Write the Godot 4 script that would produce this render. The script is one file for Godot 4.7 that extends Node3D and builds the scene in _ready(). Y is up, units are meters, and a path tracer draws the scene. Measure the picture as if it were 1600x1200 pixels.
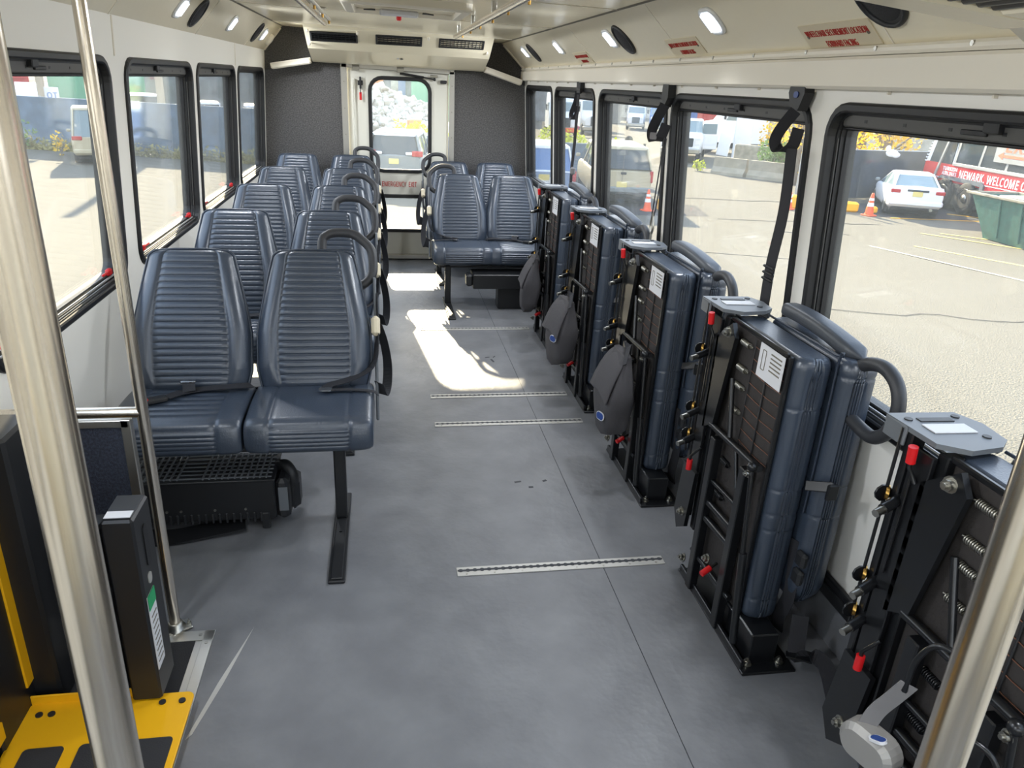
extends Node3D

# ---------------------------------------------------------------- shape builder
class Shape:
	var st := SurfaceTool.new()
	var xf := Transform3D()
	var group := 0
	func _init(start := Transform3D()):
		st.begin(Mesh.PRIMITIVE_TRIANGLES)
		st.set_smooth_group(-1)
		xf = start
	func flat():
		st.set_smooth_group(-1)
	func soft():
		group += 1
		st.set_smooth_group(group)
	func tri(a: Vector3, b: Vector3, c: Vector3):
		st.add_vertex(xf * a); st.add_vertex(xf * b); st.add_vertex(xf * c)
	func quad(a: Vector3, b: Vector3, c: Vector3, d: Vector3):
		tri(a, b, c); tri(a, c, d)
	func hexa(p: Array):
		# 0-3 bottom ring, 4-7 top ring
		quad(p[0], p[1], p[2], p[3]); quad(p[7], p[6], p[5], p[4])
		for i in 4:
			var j: int = (i + 1) % 4
			quad(p[i], p[i + 4], p[j + 4], p[j])
	func box(c: Vector3, s: Vector3, bevel := 0.0, turned := Basis()):
		flat()
		var h := s * 0.5
		var b: float = min(bevel, min(h.x, min(h.y, h.z)) * 0.98)
		if b <= 0.0:
			var p := []
			for y in [-h.y, h.y]:
				for k in [Vector2(-1, -1), Vector2(-1, 1), Vector2(1, 1), Vector2(1, -1)]:
					p.append(c + turned * Vector3(k.x * h.x, y, k.y * h.z))
			hexa(p)
			return
		var rings := []
		for lv in [[-h.y, b], [-h.y + b, 0.0], [h.y - b, 0.0], [h.y, b]]:
			var r := []
			var ix: float = h.x - lv[1]
			var iz: float = h.z - lv[1]
			var q: float = b if lv[1] == 0.0 else b * 0.5
			for k in [Vector2(-ix, -iz + q), Vector2(-ix, iz - q), Vector2(-ix + q, iz), Vector2(ix - q, iz), Vector2(ix, iz - q), Vector2(ix, -iz + q), Vector2(ix - q, -iz), Vector2(-ix + q, -iz)]:
				r.append(c + turned * Vector3(k.x, lv[0], k.y))
			rings.append(r)
		loft(rings, true, true, false)
	func bar(a: Vector3, b: Vector3, w: float, h: float, up := Vector3.UP, bevel := 0.0):
		var d := (b - a).normalized()
		if absf(d.dot(up)) > 0.98:
			up = Vector3.RIGHT
		var s := d.cross(up).normalized()
		var u := s.cross(d).normalized()
		box((a + b) * 0.5, Vector3(w, h, a.distance_to(b)), bevel, Basis(s, u, -d))
	func loft(rings: Array, cap0 := true, cap1 := true, smooth := true, closed := true):
		var n: int = rings[0].size()
		if smooth: soft()
		else: flat()
		for i in rings.size() - 1:
			for j in (n if closed else n - 1):
				var k: int = (j + 1) % n
				quad(rings[i][j], rings[i + 1][j], rings[i + 1][k], rings[i][k])
		flat()
		for e in [[cap0, rings[0], true], [cap1, rings[-1], false]]:
			if e[0]:
				var m := Vector3.ZERO
				for p in e[1]: m += p
				m /= n
				for j in n:
					if e[2]: tri(m, e[1][j], e[1][(j + 1) % n])
					else: tri(m, e[1][(j + 1) % n], e[1][j])
	func frames(pts: Array, closed: bool) -> Array:
		var out := []
		var n := pts.size()
		var up := Vector3.ZERO
		for i in n:
			var t: Vector3
			if closed: t = pts[(i + 1) % n] - pts[(i - 1 + n) % n]
			elif i == 0: t = pts[1] - pts[0]
			elif i == n - 1: t = pts[n - 1] - pts[n - 2]
			else: t = (pts[i + 1] - pts[i]).normalized() + (pts[i] - pts[i - 1]).normalized()
			t = t.normalized()
			if i == 0: up = (Vector3.UP if absf(t.y) < 0.9 else Vector3.RIGHT)
			up = (up - t * up.dot(t)).normalized()
			out.append([up, t.cross(up).normalized()])
		return out
	func tube(pts: Array, r: float, n := 8, closed := false, cap := true):
		var fr := frames(pts, closed)
		var rings := []
		for i in pts.size():
			var ring := []
			for j in n:
				var a := TAU * j / n
				ring.append(pts[i] + (fr[i][0] * cos(a) + fr[i][1] * sin(a)) * r)
			rings.append(ring)
		if closed: rings.append(rings[0])
		loft(rings, cap and not closed, cap and not closed)
	func rod(a: Vector3, b: Vector3, r: float, n := 10, r2 := -1.0):
		var d := (b - a).normalized()
		var u := d.cross(Vector3.UP if absf(d.y) < 0.9 else Vector3.RIGHT).normalized()
		var v := d.cross(u)
		var rings := []
		for e in [[a, r], [b, r if r2 < 0.0 else r2]]:
			var ring := []
			for j in n:
				ring.append(e[0] + (u * cos(TAU * j / n) + v * sin(TAU * j / n)) * e[1])
			rings.append(ring)
		loft(rings)
	func lathe(profile: Array, at := Transform3D(), n := 16):
		# profile of Vector2(radius, height) about the local y axis
		var rings := []
		for p in profile:
			var ring := []
			for j in n:
				ring.append(at * Vector3(p.x * cos(TAU * j / n), p.y, p.x * sin(TAU * j / n)))
			rings.append(ring)
		loft(rings, profile[0].x > 0.0005, profile[-1].x > 0.0005)
	func prism(poly: Array, a: Vector3, b: Vector3, ux: Vector3, uy: Vector3):
		# poly in the plane (ux, uy), swept from a to b
		var p2 := PackedVector2Array(poly)
		var idx := Geometry2D.triangulate_polygon(p2)
		flat()
		for i in range(0, idx.size(), 3):
			var q := []
			for k in 3: q.append(ux * p2[idx[i + k]].x + uy * p2[idx[i + k]].y)
			tri(a + q[0], a + q[1], a + q[2]); tri(b + q[2], b + q[1], b + q[0])
		for i in p2.size():
			var c := ux * p2[i].x + uy * p2[i].y
			var k := (i + 1) % p2.size()
			var d := ux * p2[k].x + uy * p2[k].y
			quad(a + c, b + c, b + d, a + d)
	func strap(pts: Array, side: Vector3, w: float, t := 0.0025):
		var rings := []
		var n := pts.size()
		for i in n:
			var d: Vector3 = (pts[mini(i + 1, n - 1)] - pts[maxi(i - 1, 0)]).normalized()
			var s := (side - d * side.dot(d)).normalized()
			var u := d.cross(s).normalized()
			rings.append([pts[i] + s * w * 0.5 + u * t * 0.5, pts[i] - s * w * 0.5 + u * t * 0.5, pts[i] - s * w * 0.5 - u * t * 0.5, pts[i] + s * w * 0.5 - u * t * 0.5])
		loft(rings, true, true, false)
	func ring(c: Vector3, ux: Vector3, uy: Vector3, w: float, h: float, r: float, profile: Array, smooth := false):
		# sweep a profile [inset, height along ux x uy] round a rounded rectangle
		var nz := ux.cross(uy)
		var rings := []
		for p in profile:
			var loop := []
			for q in round_rect(w - 2 * p.x, h - 2 * p.x, maxf(r - p.x, 0.004)):
				loop.append(c + ux * q.x + uy * q.y + nz * p.y)
			rings.append(loop)
		rings.append(rings[0])
		loft(rings, false, false, smooth)
	func slab(c: Vector3, ux: Vector3, uy: Vector3, w: float, h: float, r: float, t: float, bevel := 0.0):
		var nz := ux.cross(uy)
		var rings := []
		for p in [[bevel, -t * 0.5], [0.0, -t * 0.5 + bevel], [0.0, t * 0.5 - bevel], [bevel, t * 0.5]]:
			var loop := []
			for q in round_rect(w - 2 * p[0], h - 2 * p[0], maxf(r - p[0], 0.001)):
				loop.append(c + ux * q.x + uy * q.y + nz * p[1])
			rings.append(loop)
		loft(rings, true, true, false)
	static func round_rect(w: float, h: float, r: float, n := 5) -> Array:
		var out := []
		r = minf(r, minf(w, h) * 0.499)
		for k in 4:
			var c := Vector2((w / 2 - r) * (1 if k in [0, 3] else -1), (h / 2 - r) * (1 if k < 2 else -1))
			for i in n + 1:
				var a := PI / 2 * (k + float(i) / n)
				out.append(c + Vector2(cos(a), sin(a)) * r)
		return out
	func ball(c: Vector3, r: Vector3, n := 8, m := 6):
		var rings := []
		for i in m + 1:
			var a := PI * i / m
			var loop := []
			for j in n:
				loop.append(c + Vector3(sin(a) * cos(TAU * j / n) * r.x, -cos(a) * r.y, sin(a) * sin(TAU * j / n) * r.z))
			rings.append(loop)
		loft(rings, false, false)
	func mesh() -> ArrayMesh:
		st.generate_normals()
		return st.commit()

static func curve(pts: Array, per := 6, closed := false) -> Array:
	# Catmull-Rom through the points
	var out := []
	var n := pts.size()
	for i in (n if closed else n - 1):
		var p0: Vector3 = pts[(i - 1 + n) % n] if closed or i > 0 else pts[0]
		var p1: Vector3 = pts[i]
		var p2: Vector3 = pts[(i + 1) % n]
		var p3: Vector3 = pts[(i + 2) % n] if closed or i < n - 2 else pts[n - 1]
		for k in per:
			out.append(p1.cubic_interpolate(p2, p0, p3, float(k) / per))
	if not closed: out.append(pts[n - 1])
	return out

# ---------------------------------------------------------------- scene objects
var used := {}
var M := {}
var rng := RandomNumberGenerator.new()

func numbered(called: String) -> String:
	var k: int = used.get(called, -1) + 1
	used[called] = k
	return called if k == 0 else "%s_%03d" % [called, k]

func thing(called: String, label: String, category: String, at := Vector3.ZERO, turn := 0.0, group := "") -> Node3D:
	var o := Node3D.new()
	o.name = numbered(called)
	add_child(o)
	o.position = at
	o.rotation.y = turn
	o.set_meta("label", label)
	o.set_meta("category", category)
	if group: o.set_meta("group", group)
	return o

func part(parent: Node, called: String, s, mat: Material, label := "") -> MeshInstance3D:
	var o := MeshInstance3D.new()
	o.name = called
	o.mesh = s.mesh() if s is Shape else s
	o.material_override = mat
	parent.add_child(o, true)
	if label: o.set_meta("label", label)
	return o

func solo(called: String, s, mat: Material, label: String, category: String, group := "") -> MeshInstance3D:
	var o := part(self, called, s, mat)
	o.name = numbered(called)
	o.set_meta("label", label)
	o.set_meta("category", category)
	if group: o.set_meta("group", group)
	return o

func struct(called: String, s, mat: Material) -> MeshInstance3D:
	var o := part(self, called, s, mat)
	o.set_meta("kind", "structure")
	return o

func again(source: Node3D, label: String, at: Vector3, turn := 0.0) -> Node3D:
	var o: Node3D = source.duplicate()
	o.name = numbered(str(source.name))
	add_child(o)
	o.position = at
	o.rotation.y = turn
	o.set_meta("label", label)
	return o

func words(parent: Node, called: String, text: String, size: float, width: float, at: Transform3D, mat: Material, bold := true) -> MeshInstance3D:
	# lettering "size" metres tall (capitals) and "width" metres long, face towards local +z
	var t := TextMesh.new()
	var f := SystemFont.new()
	f.font_names = PackedStringArray(["Droid Sans"])
	if bold: f.font_weight = 700
	t.font = f
	t.text = text
	t.font_size = 48
	t.pixel_size = size / 34.0
	t.depth = 0.002
	t.curve_step = 2.0
	var o := MeshInstance3D.new()
	o.name = called
	o.mesh = t
	o.material_override = mat
	parent.add_child(o, true)
	var k := width / maxf(0.001, t.get_aabb().size.x)
	o.transform = at * Transform3D(Basis().scaled(Vector3(k, 1, 1)), Vector3.ZERO)
	return o

# ---------------------------------------------------------------- materials
func noise_tex(freq: float, kind := 0, ramp := [], as_normal := false, strength := 4.0, size := 512, octaves := 4) -> NoiseTexture2D:
	var n := FastNoiseLite.new()
	n.seed = 7 + used.size()
	n.noise_type = FastNoiseLite.TYPE_CELLULAR if kind == 1 else FastNoiseLite.TYPE_SIMPLEX_SMOOTH
	n.frequency = freq
	n.fractal_octaves = octaves
	var t := NoiseTexture2D.new()
	t.width = size
	t.height = size
	t.seamless = true
	t.noise = n
	t.as_normal_map = as_normal
	t.bump_strength = strength
	if ramp:
		var g := Gradient.new()
		var offs := PackedFloat32Array()
		var cols := PackedColorArray()
		for k in ramp.size():
			offs.append(float(k) / (ramp.size() - 1))
			cols.append(ramp[k])
		g.offsets = offs
		g.colors = cols
		t.color_ramp = g
	return t

func rgb(r: int, g: int, b: int) -> Color:
	return Color8(r, g, b)

func mat(called: String, c: Color, rough := 0.6, metal := 0.0, opts := {}) -> StandardMaterial3D:
	var m := StandardMaterial3D.new()
	m.resource_name = called
	m.albedo_color = c
	m.roughness = rough
	m.metallic = metal
	for k in opts: m.set(k, opts[k])
	if opts.has("albedo_texture") or opts.has("normal_texture"):
		if not opts.has("uv1_triplanar"): m.uv1_triplanar = true
	M[called] = m
	return m

func make_materials():
	var grain := noise_tex(0.06, 1, [], true, 3.0)
	var lumps := noise_tex(0.02, 0, [], true, 2.0)
	mat("leather", rgb(54, 63, 76), 0.33, 0.0, {"metallic_specular": 0.65, "normal_enabled": true, "normal_texture": grain, "normal_scale": 0.35, "uv1_scale": Vector3(5, 5, 5)})
	mat("piping", rgb(48, 56, 68), 0.32)
	mat("vinyl_dark", rgb(62, 66, 72), 0.42, 0.0, {"normal_enabled": true, "normal_texture": grain, "normal_scale": 0.3, "uv1_scale": Vector3(6, 6, 6)})
	mat("black_metal", rgb(20, 21, 23), 0.28)
	mat("black_satin", rgb(26, 27, 29), 0.42)
	mat("black_plastic", rgb(34, 35, 37), 0.5)
	mat("grey_plastic", rgb(96, 100, 104), 0.45)
	mat("rubber", rgb(22, 23, 25), 0.45)
	mat("rubber_grey", rgb(76, 75, 72), 0.5)
	mat("handle", rgb(48, 49, 52), 0.5, 0.0, {"normal_enabled": true, "normal_texture": grain, "normal_scale": 0.4, "uv1_scale": Vector3(12, 12, 12)})
	mat("webbing", rgb(38, 38, 42), 0.8, 0.0, {"normal_enabled": true, "normal_texture": grain, "normal_scale": 0.6, "uv1_scale": Vector3(14, 14, 14)})
	mat("webbing_grey", rgb(120, 118, 118), 0.8)
	mat("chrome", rgb(205, 205, 205), 0.18, 1.0)
	mat("zinc", rgb(170, 168, 160), 0.32, 1.0)
	mat("brass", rgb(190, 150, 80), 0.3, 1.0)
	var brush := noise_tex(0.03, 0, [Color(0.80, 0.76, 0.70), Color(0.95, 0.92, 0.87)], false)
	mat("steel", Color.WHITE, 0.24, 1.0, {"albedo_texture": brush, "uv1_scale": Vector3(14, 0.35, 14)})
	mat("aluminium", rgb(196, 194, 188), 0.36, 1.0, {"normal_enabled": true, "normal_texture": lumps, "normal_scale": 0.1})
	mat("aluminium_dull", rgb(190, 188, 182), 0.5, 0.6)
	mat("reel_grey", rgb(150, 147, 142), 0.45, 0.3)
	mat("red", rgb(200, 26, 30), 0.35)
	mat("sign_red", rgb(170, 44, 36), 0.6)
	mat("green_label", rgb(30, 150, 92), 0.5)
	mat("blue_logo", rgb(38, 66, 130), 0.4)
	mat("white_label", rgb(206, 206, 208), 0.55)
	mat("cream_label", rgb(212, 200, 172), 0.55)
	mat("yellow", rgb(236, 176, 14), 0.45)
	mat("grip", rgb(44, 44, 46), 0.9, 0.0, {"normal_enabled": true, "normal_texture": grain, "normal_scale": 1.0, "uv1_scale": Vector3(8, 8, 8)})
	mat("cloth_bag", rgb(62, 60, 62), 0.85, 0.0, {"normal_enabled": true, "normal_texture": lumps, "normal_scale": 0.8, "uv1_scale": Vector3(4, 4, 4)})
	var mottled := noise_tex(0.012, 0, [Color(0.86, 0.86, 0.87), Color(1, 1, 1)], false, 1.0, 512, 5)
	mat("floor", rgb(119, 120, 122), 0.42, 0.0, {"albedo_texture": mottled, "uv1_scale": Vector3(0.7, 0.7, 0.7), "normal_enabled": true, "normal_texture": grain, "normal_scale": 0.12})
	mat("cream", rgb(240, 230, 203), 0.2, 0.0, {"normal_enabled": true, "normal_texture": lumps, "normal_scale": 0.08, "uv1_scale": Vector3(0.8, 0.8, 0.8)})
	mat("cream_matt", rgb(230, 223, 207), 0.5)
	mat("wall_white", rgb(238, 235, 226), 0.4)
	mat("door_white", rgb(214, 212, 200), 0.42)
	mat("seam", rgb(110, 105, 92), 0.6)
	mat("seam_dark", rgb(52, 54, 58), 0.7)
	var pile := noise_tex(0.05, 0, [Color(0.55, 0.55, 0.56), Color(1, 1, 1)], false, 1.0, 512, 5)
	var pile_n := noise_tex(0.12, 0, [], true, 5.0)
	mat("carpet", rgb(112, 110, 108), 0.95, 0.0, {"albedo_texture": pile, "uv1_scale": Vector3(3, 3, 3), "normal_enabled": true, "normal_texture": pile_n, "normal_scale": 0.8})
	mat("carpet_blue", rgb(62, 68, 84), 0.95, 0.0, {"albedo_texture": pile, "uv1_scale": Vector3(4, 4, 4), "normal_enabled": true, "normal_texture": pile_n, "normal_scale": 0.8})
	mat("mat_cloth", rgb(46, 42, 40), 0.9, 0.0, {"normal_enabled": true, "normal_texture": lumps, "normal_scale": 1.0, "uv1_scale": Vector3(5, 5, 5)})
	mat("copper", rgb(132, 92, 74), 0.4, 0.8)
	mat("glass", Color(0.9, 0.92, 0.9, 0.09), 0.05, 0.0, {"transparency": BaseMaterial3D.TRANSPARENCY_ALPHA})
	mat("lens", Color(0.95, 0.97, 1.0), 0.3, 0.0, {"emission_enabled": true, "emission": Color(0.93, 0.96, 1.0), "emission_energy_multiplier": LENS_GLOW})
	# outside
	var tarmac := noise_tex(0.16, 0, [Color(0.42, 0.42, 0.42), Color(0.72, 0.72, 0.72), Color(1, 1, 1), Color(1, 1, 1)], false, 1.0, 1024, 3)
	var tarmac_n := noise_tex(0.14, 1, [], true, 6.0, 1024)
	mat("asphalt", rgb(116, 111, 98), 0.9, 0.0, {"albedo_texture": tarmac, "uv1_scale": Vector3(0.28, 0.28, 0.28), "normal_enabled": true, "normal_texture": tarmac_n, "normal_scale": 0.7, "uv1_world_triplanar": true})
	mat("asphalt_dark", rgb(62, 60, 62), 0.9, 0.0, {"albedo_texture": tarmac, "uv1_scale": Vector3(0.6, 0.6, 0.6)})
	mat("road_yellow", rgb(206, 190, 110), 0.85)
	mat("road_white", rgb(176, 172, 152), 0.85)
	var stain := noise_tex(0.01, 0, [Color(0.72, 0.72, 0.7), Color(1, 1, 1)], false, 1.0, 512, 5)
	mat("concrete", rgb(168, 160, 142), 0.9, 0.0, {"albedo_texture": stain, "uv1_scale": Vector3(0.5, 0.5, 0.5)})
	mat("screen_blue", rgb(112, 130, 150), 0.8, 0.0, {"albedo_texture": stain, "uv1_scale": Vector3(0.3, 0.3, 0.3), "backlight_enabled": true, "backlight": Color(0.2, 0.22, 0.26)})
	mat("screen_dark", rgb(72, 78, 88), 0.85, 0.0, {"albedo_texture": stain, "uv1_scale": Vector3(0.3, 0.3, 0.3)})
	mat("galvanised", rgb(168, 170, 170), 0.45, 0.7)
	mat("bark", rgb(120, 110, 96), 0.9)
	mat("reflected", rgb(170, 158, 138), 0.9)  # tone of the stanchion images mirrored in the window glass
	mat("leaf_yellow", rgb(226, 190, 36), 0.7, 0.0, {"backlight_enabled": true, "backlight": Color(0.6, 0.48, 0.05)})
	mat("leaf_lime", rgb(190, 196, 64), 0.7, 0.0, {"backlight_enabled": true, "backlight": Color(0.4, 0.45, 0.08)})
	mat("leaf_green", rgb(116, 138, 74), 0.7, 0.0, {"backlight_enabled": true, "backlight": Color(0.2, 0.3, 0.08)})
	mat("dry_grass", rgb(150, 142, 92), 0.9, 0.0, {"backlight_enabled": true, "backlight": Color(0.2, 0.2, 0.08)})
	mat("paint_white", rgb(226, 228, 230), 0.25)
	mat("paint_tan", rgb(176, 166, 138), 0.3)
	mat("paint_grey", rgb(118, 124, 124), 0.3)
	mat("paint_red", rgb(196, 40, 48), 0.35)
	mat("paint_blue", rgb(92, 124, 172), 0.35)
	mat("paint_steel_blue", rgb(120, 140, 170), 0.4)
	mat("auto_glass", rgb(52, 60, 66), 0.08)
	mat("auto_glass_pale", rgb(120, 136, 140), 0.1)
	mat("tyre", rgb(34, 34, 36), 0.85)
	mat("lamp_red", rgb(168, 26, 34), 0.2)
	mat("lamp_clear", rgb(214, 214, 212), 0.15)
	mat("orange", rgb(232, 92, 44), 0.5)
	mat("exit_orange", rgb(226, 96, 66), 0.6)
	mat("green_skip", rgb(58, 104, 92), 0.5, 0.0, {"albedo_texture": stain, "uv1_scale": Vector3(0.8, 0.8, 0.8)})
	mat("green_sign", rgb(40, 150, 104), 0.5)
	mat("plate_yellow", rgb(214, 196, 120), 0.5)
	mat("siding_grey", rgb(156, 160, 162), 0.7, 0.0, {"albedo_texture": stain, "uv1_scale": Vector3(0.15, 0.15, 0.15)})
	mat("siding_pale", rgb(204, 200, 188), 0.7, 0.0, {"albedo_texture": stain, "uv1_scale": Vector3(0.2, 0.2, 0.2)})
	mat("siding_green", rgb(120, 172, 140), 0.7)
	mat("container_red", rgb(176, 70, 66), 0.6)
	mat("container_pink", rgb(206, 70, 118), 0.6)
	mat("container_orange", rgb(206, 140, 92), 0.6)
	mat("rubble", rgb(206, 202, 192), 0.9, 0.0, {"albedo_texture": stain, "uv1_scale": Vector3(0.5, 0.5, 0.5)})
	mat("rubble_dark", rgb(150, 148, 140), 0.9)

const LENS_GLOW := 0.85

# ---------------------------------------------------------------- the scene
func _ready():
	rng.seed = 20240611
	# camera: eye 1.62 m above the bus floor, looking down the aisle to the rear
	var cam := Camera3D.new()
	var yaw := 0.17634875
	var pitch := 0.3823294
	var roll := 0.04674502
	var fwd := Vector3(sin(yaw) * cos(pitch), -sin(pitch), -cos(yaw) * cos(pitch))
	var right0 := Vector3(cos(yaw), 0, sin(yaw))
	var up0 := right0.cross(fwd)
	var right := right0 * cos(roll) + up0 * sin(roll)
	var up := up0 * cos(roll) - right0 * sin(roll)
	cam.transform = Transform3D(Basis(right, up, -fwd), Vector3(0, 1.62, 0))
	cam.fov = rad_to_deg(2.0 * atan(600.0 / 1168.05))
	cam.near = 0.05
	cam.far = 400.0
	add_child(cam)
	cam.current = true
	# sky and exposure
	var env := Environment.new()
	env.background_mode = Environment.BG_SKY
	var sky := Sky.new()
	var sm := ProceduralSkyMaterial.new()
	sm.sky_top_color = Color(0.60, 0.67, 0.76)
	sm.sky_horizon_color = Color(0.90, 0.90, 0.88)
	sm.ground_horizon_color = Color(0.62, 0.6, 0.56)
	sm.ground_bottom_color = Color(0.4, 0.38, 0.35)
	sm.sky_energy_multiplier = 1.0
	sky.sky_material = sm
	env.sky = sky
	env.background_energy_multiplier = 4.0
	env.ambient_light_source = Environment.AMBIENT_SOURCE_SKY
	env.tonemap_mode = Environment.TONE_MAPPER_LINEAR
	env.tonemap_exposure = 1.76
	env.sdfgi_enabled = true
	env.ssao_enabled = true
	env.ssil_enabled = true
	var we := WorldEnvironment.new()
	we.name = "world_environment"
	we.environment = env
	add_child(we)
	# low sun behind the bus, shining through the rear emergency door
	var sun := DirectionalLight3D.new()
	sun.name = "sun"
	sun.light_color = Color(1.0, 0.94, 0.80)
	sun.light_energy = 4.2
	sun.light_angular_distance = 0.6
	sun.shadow_enabled = true
	add_child(sun)
	sun.look_at_from_position(Vector3(-1.2, 4.75, -10), Vector3.ZERO)
	make_materials()
	build_shell()
	build_windows()
	build_rear()
	build_ceiling_fittings()
	build_wall_fittings()
	build_floor_fittings()
	build_seats()
	build_folding_seats()
	build_lift_and_poles()
	build_ground()
	build_vehicles()
	build_yard()

# ---------------------------------------------------------------- shell of the bus
var left_xf := Transform3D(Basis(Vector3(0, 0, 1), Vector3(0.055, 1, 0), Vector3(1, 0, 0)), Vector3(-1.089, 0, 0))
var right_xf := Transform3D(Basis(Vector3(0, 0, 1), Vector3(-0.06, 1, 0), Vector3(-1, 0, 0)), Vector3(1.372, 0, 0))
const WALL_T := 0.07
# windows: [centre along the bus, length]
const LEFT_WINDOWS := [[-2.625, 1.15], [-3.94, 1.14], [-5.19, 1.16], [-6.485, 1.23]]
const RIGHT_WINDOWS := [[-1.56, 1.14], [-2.81, 1.2], [-4.055, 1.18], [-5.315, 1.16], [-6.555, 1.14]]
const MORE_RIGHT := [[-0.35, 1.1]]  # unseen forward window, put in to bring more light inside

func holed(s: Shape, u0: float, u1: float, v0: float, v1: float, holes: Array, t: float):
	# a wall from n = 0 to n = -t with rounded openings [centre u, centre v, width, height, radius] in order of u
	s.flat()
	var edges := [u0]
	for i in holes.size() - 1:
		edges.append((holes[i][0] + holes[i][2] / 2 + holes[i + 1][0] - holes[i + 1][2] / 2) / 2)
	edges.append(u1)
	for i in holes.size():
		var h = holes[i]
		var ua: float = edges[i]
		var ub: float = edges[i + 1]
		var loop := Shape.round_rect(h[2], h[3], h[4])
		var outer := []
		var per := loop.size() / 4
		for k in loop.size():
			var c: int = k / per
			outer.append(Vector2(ub if c in [0, 3] else ua, v1 if c < 2 else v0))
		for k in loop.size():
			var j: int = (k + 1) % loop.size()
			var a: Vector2 = loop[k] + Vector2(h[0], h[1])
			var b: Vector2 = loop[j] + Vector2(h[0], h[1])
			var oa: Vector2 = outer[k]
			var ob: Vector2 = outer[j]
			for n in [0.0, -t]:
				if oa == ob: s.tri(Vector3(a.x, a.y, n), Vector3(oa.x, oa.y, n), Vector3(b.x, b.y, n))
				else: s.quad(Vector3(a.x, a.y, n), Vector3(oa.x, oa.y, n), Vector3(ob.x, ob.y, n), Vector3(b.x, b.y, n))
			s.quad(Vector3(a.x, a.y, 0), Vector3(b.x, b.y, 0), Vector3(b.x, b.y, -t), Vector3(a.x, a.y, -t))
	s.quad(Vector3(u0, v0, 0), Vector3(u1, v0, 0), Vector3(u1, v0, -t), Vector3(u0, v0, -t))
	s.quad(Vector3(u0, v1, 0), Vector3(u1, v1, 0), Vector3(u1, v1, -t), Vector3(u0, v1, -t))
	s.quad(Vector3(u0, v0, 0), Vector3(u0, v1, 0), Vector3(u0, v1, -t), Vector3(u0, v0, -t))
	s.quad(Vector3(u1, v0, 0), Vector3(u1, v1, 0), Vector3(u1, v1, -t), Vector3(u1, v0, -t))

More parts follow.
